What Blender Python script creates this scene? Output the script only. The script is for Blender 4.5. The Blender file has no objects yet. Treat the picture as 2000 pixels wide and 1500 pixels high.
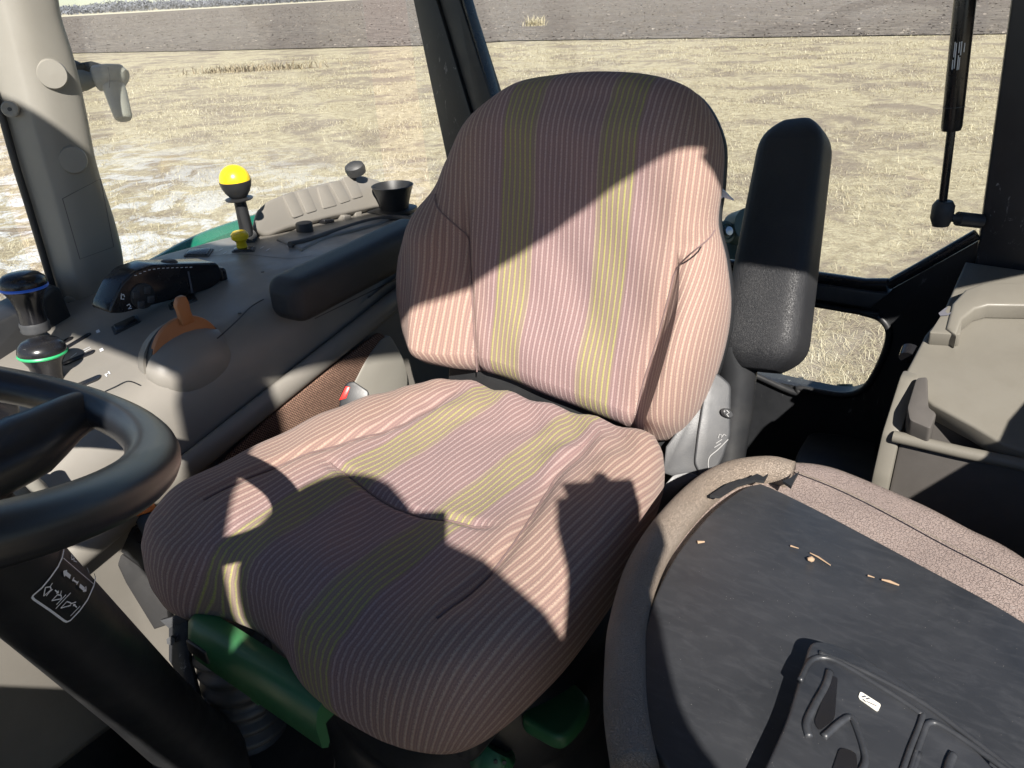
import bpy, bmesh, math, random
import numpy as np
from math import sin, cos, radians, pi
from mathutils import Vector as V, Matrix
random.seed(7); RNG = np.random.default_rng(7)
sc = bpy.context.scene
COL = sc.collection

# ------------------------------------------------------------------ camera
CAMP = V((0.529, -0.770, 0.546))
FV = V((-0.5291, 0.7150, -0.4571)); RV = V((0.8167, 0.5752, -0.0466)); FV.normalize()
RV = (RV - FV * RV.dot(FV)).normalized(); UV_ = RV.cross(FV).normalized()
FPX = 1502.0
cd = bpy.data.cameras.new('camera'); cam = bpy.data.objects.new('camera', cd); COL.objects.link(cam)
cd.sensor_width = 36; cd.lens = 36 * FPX / 2000; cd.clip_start = 0.02; cd.clip_end = 6000
cam.matrix_world = Matrix(((RV.x, UV_.x, -FV.x, CAMP.x), (RV.y, UV_.y, -FV.y, CAMP.y), (RV.z, UV_.z, -FV.z, CAMP.z), (0, 0, 0, 1)))
sc.camera = cam
# ------------------------------------------------------------------ sky, sun, exposure
def ray(x, y): return FV + RV * ((x - 1000) / FPX) - UV_ * ((y - 750) / FPX)
SUND = ray(880, 1060).normalized()                       # direction the light travels
w = bpy.data.worlds.new('World'); sc.world = w; w.use_nodes = True
nt = w.node_tree; sky = nt.nodes.new('ShaderNodeTexSky'); sky.sky_type = 'NISHITA'; sky.sun_disc = False
sky.sun_elevation = math.asin(-SUND.z); sky.sun_rotation = math.atan2(-SUND.x, -SUND.y)
sky.air_density = 1.0; sky.dust_density = 0.0; sky.ozone_density = 5.0
bg = nt.nodes['Background']; bg.inputs['Strength'].default_value = 0.052
nt.links.new(sky.outputs[0], bg.inputs[0])
sd = bpy.data.lights.new('sun', 'SUN'); sd.energy = 5.0; sd.angle = radians(0.53); sd.color = (1, 0.94, 0.86)
sun = bpy.data.objects.new('sun', sd); COL.objects.link(sun)
sun.rotation_euler = SUND.to_track_quat('-Z', 'Y').to_euler(); sun.location = (3, -6, 8)
vs = sc.view_settings; vs.view_transform = 'Standard'; vs.look = 'None'; vs.exposure = 1.08; vs.gamma = 1; vs.use_curve_mapping = False
sc.cycles.max_bounces = 7; sc.cycles.transparent_max_bounces = 12
GZ = -2.2                                                # ground level (z = 0 is the driver's seat cushion)

# ------------------------------------------------------------------ pixel helpers (photo pixel + the plane it lies on)
def at(x, y, t): return CAMP + ray(x, y) * t
def pl(x, y, p, n):
    d = ray(x, y); n = V(n); return CAMP + d * ((V(p) - CAMP).dot(n) / d.dot(n))
def PX(x, y, v): return pl(x, y, (v, 0, 0), (1, 0, 0))
def PY(x, y, v): return pl(x, y, (0, v, 0), (0, 1, 0))
def PZ(x, y, v): return pl(x, y, (0, 0, v), (0, 0, 1))

# ------------------------------------------------------------------ materials
MATS = {}
class NB:
    def __init__(s, name):
        s.m = bpy.data.materials.new(name); s.m.use_nodes = True; s.t = s.m.node_tree; s.N = s.t.nodes; s.L = s.t.links
        s.b = s.N['Principled BSDF']; MATS[name] = s.m
    def n(s, typ, **kw):
        k = s.N.new(typ)
        for a, v in kw.items(): setattr(k, a, v)
        return k
    def l(s, a, b): s.L.new(a, b)
    def coord(s, which='Object'): return s.n('ShaderNodeTexCoord').outputs[which]
    def noise(s, scale, detail=4, rough=.6, vec=None, dist=0):
        k = s.n('ShaderNodeTexNoise'); k.inputs['Scale'].default_value = scale; k.inputs['Detail'].default_value = detail
        k.inputs['Roughness'].default_value = rough; k.inputs['Distortion'].default_value = dist
        s.l(vec if vec is not None else s.coord(), k.inputs['Vector']); return k.outputs['Fac']
    def voro(s, scale, vec=None, feature='F1'):
        k = s.n('ShaderNodeTexVoronoi', feature=feature); k.inputs['Scale'].default_value = scale
        s.l(vec if vec is not None else s.coord(), k.inputs['Vector']); return k.outputs['Distance']
    def math(s, op, a, b=None, c=None, clamp=False):
        k = s.n('ShaderNodeMath', operation=op, use_clamp=clamp)
        for i, v in enumerate((a, b, c)):
            if v is None: continue
            if isinstance(v, (int, float)): k.inputs[i].default_value = v
            else: s.l(v, k.inputs[i])
        return k.outputs[0]
    def ramp(s, f, stops, interp='LINEAR'):
        k = s.n('ShaderNodeValToRGB'); k.color_ramp.interpolation = interp; e = k.color_ramp.elements
        while len(e) < len(stops): e.new(.5)
        for i, (p, c) in enumerate(stops):
            e[i].position = p; e[i].color = (c, c, c, 1) if isinstance(c, (int, float)) else (*c, 1)
        s.l(f, k.inputs[0]); return k.outputs[0]
    def mix(s, f, a, b, blend='MIX'):
        k = s.n('ShaderNodeMix', data_type='RGBA', blend_type=blend)
        for inp, v in ((k.inputs[0], f), (k.inputs[6], a), (k.inputs[7], b)):
            if isinstance(v, (int, float)): inp.default_value = v
            elif isinstance(v, tuple): inp.default_value = (*v, 1)
            else: s.l(v, inp)
        return k.outputs[2]
    def bump(s, h, strength, dist=.001, prev=None):
        k = s.n('ShaderNodeBump'); k.inputs['Strength'].default_value = strength; k.inputs['Distance'].default_value = dist
        s.l(h, k.inputs['Height'])
        if prev is not None: s.l(prev, k.inputs['Normal'])
        s.l(k.outputs[0], s.b.inputs['Normal']); return k.outputs[0]
    def set(s, col=None, rough=None, metal=None, spec=None):
        if col is not None:
            if isinstance(col, tuple): s.b.inputs['Base Color'].default_value = (*col, 1)
            else: s.l(col, s.b.inputs['Base Color'])
        if rough is not None:
            if isinstance(rough, (int, float)): s.b.inputs['Roughness'].default_value = rough
            else: s.l(rough, s.b.inputs['Roughness'])
        if metal is not None: s.b.inputs['Metallic'].default_value = metal
        if spec is not None: s.b.inputs['Specular IOR Level'].default_value = spec
        return s

def plastic(name, col, rough=.5, grain=900, gs=.15, dirt=.25, dirtcol=None, spec=.5):
    b = NB(name); c2 = dirtcol or tuple(min(1, v * 1.5 + .02) for v in col)
    d = b.ramp(b.noise(14, 6, .65, dist=.4), [(.45, 0.), (.8, dirt)])
    b.set(b.mix(d, col, c2), b.ramp(b.noise(25, 5, .6), [(.3, rough - .08), (.7, min(1, rough + .12))]), spec=spec)
    b.bump(b.noise(grain, 2, .5), gs, .0006); return b.m

plastic('taupe', (.205, .192, .17), .42, 700, .2, .35, (.26, .245, .22))
plastic('taupe_light', (.235, .225, .198), .45, 600, .2, .4, (.20, .187, .16))
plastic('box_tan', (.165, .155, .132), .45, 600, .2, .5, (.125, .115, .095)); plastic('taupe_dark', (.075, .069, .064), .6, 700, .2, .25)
plastic('black_plastic', (.018, .019, .021), .42, 900, .12, .3, (.06, .058, .055))
plastic('black_gloss', (.012, .012, .014), .22, 400, .03, .2, (.03, .03, .03))
plastic('grey_plastic', (.042, .044, .048), .42, 700, .2, .5, (.11, .108, .105))
plastic('green_plastic', (.036, .15, .06), .38, 500, .1, .5, (.06, .14, .06))
plastic('rubber', (.032, .033, .035), .5, 300, .2, .5, (.09, .09, .088))
plastic('floor_rubber', (.012, .012, .013), .8, 120, .4, .4, (.03, .028, .025))
plastic('orange_plastic', (.72, .2, .03), .4, 500, .05, .2)
plastic('orange_ring', (.33, .125, .04), .45, 500, .05, .2)
plastic('yellow_plastic', (.86, .60, .015), .25, 300, .03, .15, (.6, .42, .05))
plastic('blue_band', (.02, .12, .6), .4); plastic('green_band', (.03, .38, .14), .4)
plastic('white_print', (.72, .74, .78), .6, 300, .02, .2, (.5, .5, .5))
plastic('seam_thread', (.17, .115, .11), .9); plastic('worn_mark', (.25, .25, .25), .6); plastic('red_plastic', (.7, .02, .015), .4)
plastic('paper', (.75, .72, .64), .8); plastic('ink', (.1, .1, .12), .8)
plastic('foam_white', (.7, .69, .74), .9, 200, .5)
plastic('skin', (.55, .34, .26), .5); plastic('hair', (.04, .028, .02), .6, 200, .8); plastic('jacket', (.05, .06, .08), .9, 300, .5); plastic('jeans', (.06, .09, .17), .9, 300, .5)
plastic('twig_m', (.33, .23, .15), .9); plastic('teal_paint', (.015, .16, .10), .25, 300, .02, .2)
plastic('hitch_dark', (.02, .06, .055), .45, 200, .2, .6, (.10, .10, .08))
plastic('bright_metal', (.5, .5, .5), .35).node_tree.nodes['Principled BSDF'].inputs['Metallic'].default_value = 1
plastic('steel_dark', (.05, .052, .056), .38, 300, .1, .9, (.14, .14, .14))

def scratched(name, base, mark, rough):
    b = NB(name)
    mp = b.n('ShaderNodeMapping'); mp.inputs['Scale'].default_value = (30, 30, 9); mp.inputs['Rotation'].default_value = (.4, .2, .6); b.l(b.coord(), mp.inputs[0])
    s = b.ramp(b.noise(2.2, 8, .75, mp.outputs[0], 1.5), [(.60, 0.), (.66, 1.)])
    s = b.math('MULTIPLY', s, b.ramp(b.noise(7, 2), [(.46, 0.), (.58, .8)]))
    d = b.ramp(b.noise(9, 6, .7), [(.4, 0.), (.75, .35)])
    c = b.mix(d, base, tuple(v * 2.2 + .01 for v in base)); b.set(b.mix(s, c, mark), rough); b.bump(b.noise(500, 2), .1, .0005); return b.m
scratched('post_black', (.016, .017, .019), (.22, .22, .22), .38)
scratched('chipped_black', (.02, .021, .024), (.35, .36, .37), .4)

def leather(name, col, crack, scale, rough, strength=.6, dist=.0012, ck=.55):
    b = NB(name); co = b.coord()
    n = b.n('ShaderNodeTexNoise'); n.inputs['Scale'].default_value = scale * .5; b.l(co, n.inputs['Vector'])
    v = b.n('ShaderNodeVectorMath', operation='MULTIPLY_ADD'); b.l(n.outputs['Color'], v.inputs[0]); v.inputs[1].default_value = (.006,) * 3; b.l(co, v.inputs[2])
    e = b.voro(scale, v.outputs[0], 'DISTANCE_TO_EDGE')
    k = b.ramp(e, [(.0, 0.), (.12, 1.)])
    d = b.ramp(b.noise(11, 6, .65, dist=.5), [(.35, 0.), (.75, .7)])
    b.set(b.mix(b.math('MULTIPLY', b.math('SUBTRACT', 1, k), ck), b.mix(d, col, crack), tuple(c * .45 for c in col)), rough)
    b.bump(b.math('ADD', k, b.math('MULTIPLY', b.noise(scale * 4, 2), .3)), strength, dist); return b.m
leather('arm_leather', (.017, .018, .021), (.035, .035, .037), 520, .5, .5, .0007)
leather('vinyl', (.27, .215, .195), (.36, .29, .255), 330, .42, .6, .0011)
leather('rim_vinyl', (.30, .25, .205), (.20, .15, .11), 520, .65, .8, .0014, .28)
leather('wheel_rubber', (.016, .018, .022), (.032, .033, .036), 1500, .3, .1, .0003)

# scuffed black panel of the folded seat
b = NB('panel_black')
mp = b.n('ShaderNodeMapping'); mp.inputs['Scale'].default_value = (9, 26, 9); mp.inputs['Rotation'].default_value = (0, 0, .5); b.l(b.coord(), mp.inputs[0])
st = b.ramp(b.noise(4, 6, .7, mp.outputs[0], .6), [(.48, 0.), (.8, .38)])
sm = b.ramp(b.noise(7, 5, .6, dist=1.0), [(.35, 0.), (.75, .8)])
sp = b.ramp(b.voro(330), [(.05, 1.), (.08, 0.)]); sp = b.math('MULTIPLY', sp, b.ramp(b.noise(60, 2), [(.56, 0.), (.6, .8)]))
c = b.mix(st, (.022, .024, .028), (.085, .088, .095)); c = b.mix(b.math('MULTIPLY', sm, .55), c, (.062, .064, .07)); c = b.mix(sp, c, (.4, .38, .34))
b.set(c, b.ramp(sm, [(0, .36), (1, .5)])); b.bump(b.noise(1300, 2), .08, .0004)

# striped velour of the driver's seat (UV: u across, v along the stripes, metres)
b = NB('seat_fabric'); uvn = b.coord('UV'); sx = b.n('ShaderNodeSeparateXYZ'); b.l(uvn, sx.inputs[0]); u, v = sx.outputs[0], sx.outputs[1]
PER = .0080
wob = b.math('MULTIPLY', b.math('SUBTRACT', b.noise(900, 2, .5, uvn), .5), .0034)
uu = b.math('DIVIDE', b.math('ADD', u, wob), PER)
tri = b.math('ABSOLUTE', b.math('SUBTRACT', b.math('FRACT', uu), .5))            # 0 on the line
line = b.ramp(tri, [(.05, 1.), (.20, 0.)])
dots = b.math('ABSOLUTE', b.math('SUBTRACT', b.math('FRACT', b.math('DIVIDE', b.math('ADD', v, wob), .0052)), .5))
line = b.math('MULTIPLY', line, b.ramp(dots, [(.05, .72), (.3, 1.)]))
fine = b.math('ABSOLUTE', b.math('SUBTRACT', b.math('FRACT', b.math('DIVIDE', u, PER / 3)), .5))
nz = b.noise(900, 3, .7, uvn); blot = b.noise(9, 4, .6, uvn)
base = b.mix(b.ramp(blot, [(.35, 0.), (.65, 1.)]), (.285, .188, .182), (.325, .212, .198))
side = b.ramp(b.math('ABSOLUTE', u), [(.10, 0.), (.16, 1.)])
base = b.mix(side, base, b.mix(b.ramp(u, [(.45, 0.), (.55, 1.)]), (.345, .225, .175), (.365, .210, .188)))
base = b.mix(b.math('MULTIPLY', b.ramp(fine, [(.1, 1.), (.35, 0.)]), .35), base, (.15, .095, .10))
base = b.mix(b.ramp(nz, [(.35, .6), (.62, 0.)]), base, (.14, .10, .11))
lc = b.mix(side, (.58, .46, .43), (.62, .49, .38))
gb = None
for c0 in (-.078, .070):
    m = b.ramp(b.math('ABSOLUTE', b.math('SUBTRACT', u, c0)), [(.0262, 1.), (.0272, 0.)])
    gb = m if gb is None else b.math('MAXIMUM', gb, m)
lc = b.mix(gb, lc, (.50, .55, .10)); base = b.mix(b.math('MULTIPLY', gb, .28), base, (.25, .24, .12))
b.set(b.mix(b.math('MULTIPLY', b.math('MULTIPLY', line, b.ramp(nz, [(.3, .45), (.65, 1.)])), .62), base, lc), .95, spec=.15)
b.b.inputs['Sheen Weight'].default_value = .08; b.b.inputs['Sheen Roughness'].default_value = .5
b.bump(b.math('ADD', b.math('MULTIPLY', line, .9), b.math('MULTIPLY', nz, .9)), .55, .0011)

b = NB('carpet'); ck = b.n('ShaderNodeTexChecker'); ck.inputs['Scale'].default_value = 420; b.l(b.coord(), ck.inputs['Vector'])
b.set(b.mix(b.math('MULTIPLY', ck.outputs['Fac'], b.noise(300, 2)), (.06, .038, .03), (.42, .26, .19)), .95, spec=.1); b.bump(ck.outputs['Fac'], .5, .001)

b = NB('glass'); N = b.N; N.remove(b.b); tr = b.n('ShaderNodeBsdfTransparent'); tr.inputs[0].default_value = (.965, .985, .98, 1)
gl = b.n('ShaderNodeBsdfGlossy'); gl.inputs['Roughness'].default_value = .02; gl.inputs[0].default_value = (1, 1, 1, 1)
lw = b.n('ShaderNodeLayerWeight'); lw.inputs[0].default_value = .5; mx = b.n('ShaderNodeMixShader')
df = b.n('ShaderNodeBsdfDiffuse'); df.inputs[0].default_value = (.8, .82, .82, 1); mx2 = b.n('ShaderNodeMixShader')
b.l(b.ramp(b.noise(6, 6, .7), [(.3, .008), (.8, .04)]), mx2.inputs[0]); b.l(tr.outputs[0], mx2.inputs[1]); b.l(df.outputs[0], mx2.inputs[2])
b.l(b.math('MULTIPLY_ADD', b.math('POWER', lw.outputs['Facing'], 5.0), .55, .03), mx.inputs[0]); b.l(mx2.outputs[0], mx.inputs[1]); b.l(gl.outputs[0], mx.inputs[2]); b.l(mx.outputs[0], N['Material Output'].inputs[0])

# ground: dry prairie grass, patches of bare soil and leftover frost
b = NB('prairie'); co = b.coord()
g1 = b.noise(.55, 8, .68, co, .6); g2 = b.noise(5, 8, .7, co, .5); g3 = b.noise(30, 8, .78, co, .8)
c = b.mix(b.ramp(g2, [(.36, 0.), (.62, 1.)]), (.32, .27, .175), (.60, .53, .36))
c = b.mix(b.ramp(g3, [(.38, .85), (.55, 0.)]), c, (.30, .24, .17)); c = b.mix(b.ramp(g3, [(.56, 0.), (.66, .8)]), c, (.68, .63, .49))
c = b.mix(b.ramp(g1, [(.48, 0.), (.58, .75)]), c, (.23, .185, .15)); c = b.mix(b.math('MULTIPLY', b.ramp(b.noise(2.1, 7, .7, co, 1.0), [(.52, 0.), (.60, .6)]), b.ramp(g2, [(.4, .3), (.6, 1.)])), c, (.24, .195, .15))
sxyz = b.n('ShaderNodeSeparateXYZ'); b.l(co, sxyz.inputs[0])
near = b.math('MULTIPLY', b.ramp(b.math('MULTIPLY', sxyz.outputs[0], -.05), [(.30, 0.), (.45, 1.)]), b.ramp(b.math('MULTIPLY', sxyz.outputs[1], .05), [(.2, 1.), (.52, 0.)]))
fro = b.math('MULTIPLY', b.ramp(b.noise(1.1, 8, .72, co, 1.2), [(.48, 0.), (.55, 1.)]), near)
c = b.mix(b.math('MULTIPLY', fro, b.ramp(g3, [(.25, .3), (.5, 1.)])), c, (.66, .67, .68))
b.set(c, .95, spec=.1); b.bump(b.math('ADD', g3, b.math('MULTIPLY', g2, 2)), .6, .03)
b = NB('plough'); mp = b.n('ShaderNodeMapping'); mp.inputs['Rotation'].default_value = (0, 0, .12); mp.inputs['Scale'].default_value = (.6, 1.5, 1); b.l(b.coord(), mp.inputs[0])
f1 = b.noise(.9, 12, .85, mp.outputs[0], .4); f2 = b.noise(.05, 4, .5)
c = b.mix(b.ramp(f1, [(.40, 0.), (.58, 1.)]), (.095, .080, .070), (.29, .25, .215)); c = b.mix(b.ramp(f2, [(.4, 0.), (.7, .5)]), c, (.16, .13, .11))
c = b.mix(b.ramp(b.noise(9, 6, .8, mp.outputs[0]), [(.62, 0.), (.70, .7)]), c, (.45, .42, .37)); b.set(c, .95, spec=.05); b.bump(f1, 1, .15)
plastic('stubble', (.58, .52, .38), .95, 3, .2); 
b = NB('blade'); at_ = b.n('ShaderNodeAttribute', attribute_name='tint'); b.set(b.ramp(at_.outputs['Fac'], [(0, (.22, .17, .11)), (.35, (.43, .365, .235)), (.7, (.57, .50, .34)), (1, (.72, .67, .52))]), .8, spec=.2)
b = NB('clod'); at_ = b.n('ShaderNodeAttribute', attribute_name='tint'); b.set(b.ramp(at_.outputs['Fac'], [(0, (.09, .075, .064)), (.5, (.19, .162, .14)), (.85, (.29, .25, .215)), (1, (.42, .38, .33))]), .9, spec=.1)
plastic('far_wood', (.17, .175, .20), 1, .3, .1, .4, (.24, .22, .21))

# ------------------------------------------------------------------ object helpers
def link(o, parent=None):
    COL.objects.link(o)
    if parent is not None: o.parent = parent; o.matrix_parent_inverse = parent.matrix_world.inverted()
    return o
def thing(name, label, cat, loc=(0, 0, 0), group=None):
    o = bpy.data.objects.new(name, None); COL.objects.link(o); o.location = loc; o.matrix_world = Matrix.Translation(loc)
    o.empty_display_size = .05; return tag(o, label, cat, group)
def tag(o, label, cat=None, group=None, kind=None):
    if label: o['label'] = label
    if cat: o['category'] = cat
    if group: o['group'] = group
    if kind: o['kind'] = kind
    return o
def mk(name, verts, faces, mat, parent=None, smooth=True, uv=None, angle=None):
    me = bpy.data.meshes.new(name); me.from_pydata([tuple(p) for p in verts], [], faces); me.validate(); me.update()
    bm = bmesh.new(); bm.from_mesh(me); bmesh.ops.recalc_face_normals(bm, faces=bm.faces); bm.to_mesh(me); bm.free()
    if uv is not None:
        ul = me.uv_layers.new(name='UVMap'); 
        for lp in me.loops: ul.data[lp.index].uv = uv[lp.vertex_index]
    me.materials.append(MATS[mat])
    if smooth:
        me.polygons.foreach_set('use_smooth', [True] * len(me.polygons))
        if angle: me.set_sharp_from_angle(angle=radians(angle))
    return link(bpy.data.objects.new(name, me), parent)
def from_bm(name, bm, mat, parent=None, angle=40):
    me = bpy.data.meshes.new(name); bmesh.ops.recalc_face_normals(bm, faces=bm.faces); bm.to_mesh(me); bm.free(); me.materials.append(MATS[mat])
    me.polygons.foreach_set('use_smooth', [True] * len(me.polygons)); me.set_sharp_from_angle(angle=radians(angle))
    return link(bpy.data.objects.new(name, me), parent)
def spline(pts, n, closed=True):
    P = [V(p) for p in pts]; m = len(P); out = []; segs = m if closed else m - 1
    for k in range(n):
        f = k * segs / (n if closed else n - 1); i = min(int(f), segs - 1); t = f - i
        g = lambda j: P[j % m] if closed else P[max(0, min(m - 1, j))]
        a, b_, c_, d = g(i - 1), g(i), g(i + 1), g(i + 2)
        out.append(.5 * ((2 * b_) + (c_ - a) * t + (2 * a - 5 * b_ + 4 * c_ - d) * t * t + (3 * b_ - a - 3 * c_ + d) * t ** 3))
    return out
def rnd_poly(pts, r, n=5):
    """round the corners of a 3D polygon"""
    out = []; m = len(pts)
    for i in range(m):
        p = V(pts[i]); a = V(pts[i - 1]) - p; c = V(pts[(i + 1) % m]) - p
        q = min(r, a.length * .45, c.length * .45); A = p + a.normalized() * q; B = p + c.normalized() * q
        for k in range(n + 1):
            t = k / n; out.append(A * (1 - t) ** 2 + p * 2 * t * (1 - t) + B * t * t)
    return out
def prism(name, pts, ext, mat, parent=None, bev=.002, seg=2, angle=40):
    ext = V(ext); bm = bmesh.new(); a = [bm.verts.new(V(p)) for p in pts]; f = bm.faces.new(a)
    r = bmesh.ops.extrude_face_region(bm, geom=[f]); vs_ = [g for g in r['geom'] if isinstance(g, bmesh.types.BMVert)]
    bmesh.ops.translate(bm, vec=ext, verts=vs_)
    if bev:
        es = [e for e in bm.edges if len(e.link_faces) == 2 and any(len(fc.verts) > 4 or len(pts) <= 4 for fc in e.link_faces)]
        bmesh.ops.recalc_face_normals(bm, faces=bm.faces)
        es = [e for e in es if e.calc_face_angle(0) > .5]
        bmesh.ops.bevel(bm, geom=es, offset=bev, segments=seg, profile=.5, affect='EDGES', clamp_overlap=True)
    return from_bm(name, bm, mat, parent, angle)
def box(name, c, size, mat, parent=None, bev=.004, rot=None, seg=3):
    bm = bmesh.new(); bmesh.ops.create_cube(bm, size=1); bmesh.ops.scale(bm, vec=V(size), verts=bm.verts)
    if bev: bmesh.ops.bevel(bm, geom=list(bm.edges), offset=min(bev, min(size) * .45), segments=seg, profile=.5, affect='EDGES')
    if rot is not None: bmesh.ops.transform(bm, matrix=(rot if isinstance(rot, Matrix) else Matrix.Rotation(rot, 4, 'Z')), verts=bm.verts)
    bmesh.ops.translate(bm, vec=V(c), verts=bm.verts); return from_bm(name, bm, mat, parent)
def tube_data(path, rad, n=14, cap=True, flat=1.0, upv=None, closed=False):
    P = [V(p) for p in path]; m = len(P); R = rad if isinstance(rad, (list, tuple)) else [rad] * m; vs_, fs = [], []
    up = V(upv) if upv is not None else V((.13, .27, .95)); prev = None
    for i in range(m):
        d = (P[(i + 1) % m] - P[i - 1]) if closed else (P[min(i + 1, m - 1)] - P[max(i - 1, 0)])
        d = d.normalized(); s = d.cross(up if upv is not None or prev is None else prev)
        if s.length < 1e-4: s = d.orthogonal()
        s.normalize(); t = s.cross(d).normalized(); prev = t
        for k in range(n):
            a = 2 * pi * k / n; vs_.append(P[i] + s * cos(a) * R[i] * flat + t * sin(a) * R[i])
    for i in range(m if closed else m - 1):
        j = (i + 1) % m
        for k in range(n): fs.append((i * n + k, i * n + (k + 1) % n, j * n + (k + 1) % n, j * n + k))
    if cap and not closed: fs.append(tuple(range(n))[::-1]); fs.append(tuple((m - 1) * n + k for k in range(n)))
    return vs_, fs
def tube(name, path, rad, mat, parent=None, n=14, angle=50, **kw):
    v_, f_ = tube_data(path, rad, n, **kw); return mk(name, v_, f_, mat, parent, angle=angle)
def lathe(name, prof, o, ax, mat, parent=None, n=28, sx=1.0, angle=40):
    """prof: list of (radius, height along ax)"""
    ax = V(ax).normalized(); e1 = ax.orthogonal().normalized(); e2 = ax.cross(e1); o = V(o); vs_, fs = [], []
    for r_, h in prof:
        for k in range(n): a = 2 * pi * k / n; vs_.append(o + ax * h + e1 * cos(a) * r_ * sx + e2 * sin(a) * r_)
    for i in range(len(prof) - 1):
        for k in range(n): fs.append((i * n + k, i * n + (k + 1) % n, (i + 1) * n + (k + 1) % n, (i + 1) * n + k))
    if prof[0][0] > 1e-6: fs.append(tuple(range(n)))
    if prof[-1][0] > 1e-6: fs.append(tuple((len(prof) - 1) * n + k for k in range(n)))
    return mk(name, vs_, fs, mat, parent, angle=angle)
def pillow(name, outline, o, ex, ey, ez, prof, hf, mat, parent=None, n=220, rings=46, cen=None, arcf=None):
    """stuffed shape: outline in (ex, ey); prof [(inset, z)] from the underside round to the top edge, then rings to the centre"""
    o, ex, ey, ez = V(o), V(ex), V(ey), V(ez); out = spline([(a, c_, 0) for a, c_ in outline], n)
    cen = V((sum(p.x for p in out) / n, sum(p.y for p in out) / n, 0)) if cen is None else V((*cen, 0))
    nor = []
    for i in range(n):
        d = (out[(i + 1) % n] - out[i - 1]).normalized(); q = V((d.y, -d.x, 0)); nor.append(q if q.dot(out[i] - cen) > 0 else -q)
    vs_, fs, uv = [], [], []; L = []; acc = 0
    ztop = prof[-1][1]; k0 = max(range(len(prof)), key=lambda i: -prof[i][0] + i * 1e-6)
    def put(p, z, drop, nr):
        h = hf(p.x, p.y) if z is None else z
        vs_.append(o + ex * p.x + ey * p.y + ez * h)
        uv.append(((p.x + nr.x * drop), (p.y + nr.y * drop)) if nr is not None else (p.x, p.y))
    cum = 0; drops = [0] * len(prof)
    for i in range(len(prof) - 2, -1, -1):
        drops[i] = drops[i + 1] + math.hypot(prof[i][0] - prof[i + 1][0], prof[i][1] - prof[i + 1][1])
    for i, (ins, z) in enumerate(prof):
        wgt = max(0, min(1, (z - prof[0][1]) / (ztop - prof[0][1] + 1e-9)))
        for k in range(n):
            p = out[k] - nor[k] * ins; q = out[k] - nor[k] * prof[-1][0]
            vs_.append(o + ex * p.x + ey * p.y + ez * (z + (hf(q.x, q.y)) * wgt)); q2 = q + nor[k] * drops[i]; uv.append((q2.x, q2.y))
    for j in range(1, rings):
        s = 1 - j / rings
        for k in range(n):
            q0 = out[k] - nor[k] * prof[-1][0]; p = cen + (q0 - cen) * s
            vs_.append(o + ex * p.x + ey * p.y + ez * (ztop + hf(p.x, p.y))); uv.append((p.x, p.y))
    vs_.append(o + ex * cen.x + ey * cen.y + ez * (ztop + hf(cen.x, cen.y))); uv.append((cen.x, cen.y))
    def arc(x, y):
        m = 12; t = 0; h0 = arcf(0, y)
        for q in range(1, m + 1):
            h1 = arcf(x * q / m, y); t += math.hypot(x / m, h1 - h0); h0 = h1
        return math.copysign(t, x)
    for i, (a_, c_) in enumerate(uv if arcf else []):
        xi = max(min(a_, .2), -.2); uv[i] = (arc(xi, c_) + (a_ - xi) * 1.15, c_)
    T = len(prof) + rings - 1
    for i in range(T - 1):
        for k in range(n): fs.append((i * n + k, i * n + (k + 1) % n, (i + 1) * n + (k + 1) % n, (i + 1) * n + k))
    c_ = len(vs_) - 1
    for k in range(n): fs.append(((T - 1) * n + k, (T - 1) * n + (k + 1) % n, c_))
    fs.append(tuple(range(n)))
    return mk(name, vs_, fs, mat, parent, uv=uv)
def sst(a, b_, x): t = max(0, min(1, (x - a) / (b_ - a))); return t * t * (3 - 2 * t)
def gau(x, s): return math.exp(-(x / s) ** 2)
def ribbon(name, pts, wd, nrm, mat, parent=None, closed=False, lift=.0006):
    """flat printed line along 3D points; nrm(p) gives the surface normal"""
    vs_, fs = [], []; m = len(pts)
    for i, p in enumerate(pts):
        d = (pts[(i + 1) % m] - pts[i - 1]) if closed else (pts[min(i + 1, m - 1)] - pts[max(i - 1, 0)])
        nn = nrm(p); s = d.normalized().cross(nn).normalized() * wd / 2; vs_ += [p + nn * lift + s, p + nn * lift - s]
    for i in range(m if closed else m - 1): j = (i + 1) % m; fs.append((2 * i, 2 * i + 1, 2 * j + 1, 2 * j))
    return mk(name, vs_, fs, mat, parent, smooth=False)
def join_data(parts):
    V_, F_ = [], []
    for v_, f_ in parts: o = len(V_); V_ += list(v_); F_ += [tuple(i + o for i in f) for f in f_]
    return V_, F_

exec_parts = []
# ================================================================== SETTING
def sheet(name, pts, mat, kind='structure'):
    o = mk(name, pts, [tuple(range(len(pts)))], mat, smooth=False); o['kind'] = kind; return o
sheet('ground', [(-3000, -3000, GZ), (3000, -3000, GZ), (3000, 3000, GZ), (-3000, 3000, GZ)], 'prairie')
fe = [(-510, -40), (-300, -8), (-120, 20), (-62, 30.2), (-45, 33), (-32, 36), (-27.5, 39.2), (-15, 40), (-3, 40.9), (40, 43), (300, 58), (600, 80), (600, 1300), (-505, 1300)]
sheet('ploughed_field', [(a, c_, GZ + .05) for a, c_ in fe], 'plough')
sheet('far_stubble_field', [(-900, -300, GZ + .05), (-511, -300, GZ + .05), (-506, 1500, GZ + .05), (-900, 1500, GZ + .05)], 'stubble')
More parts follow.
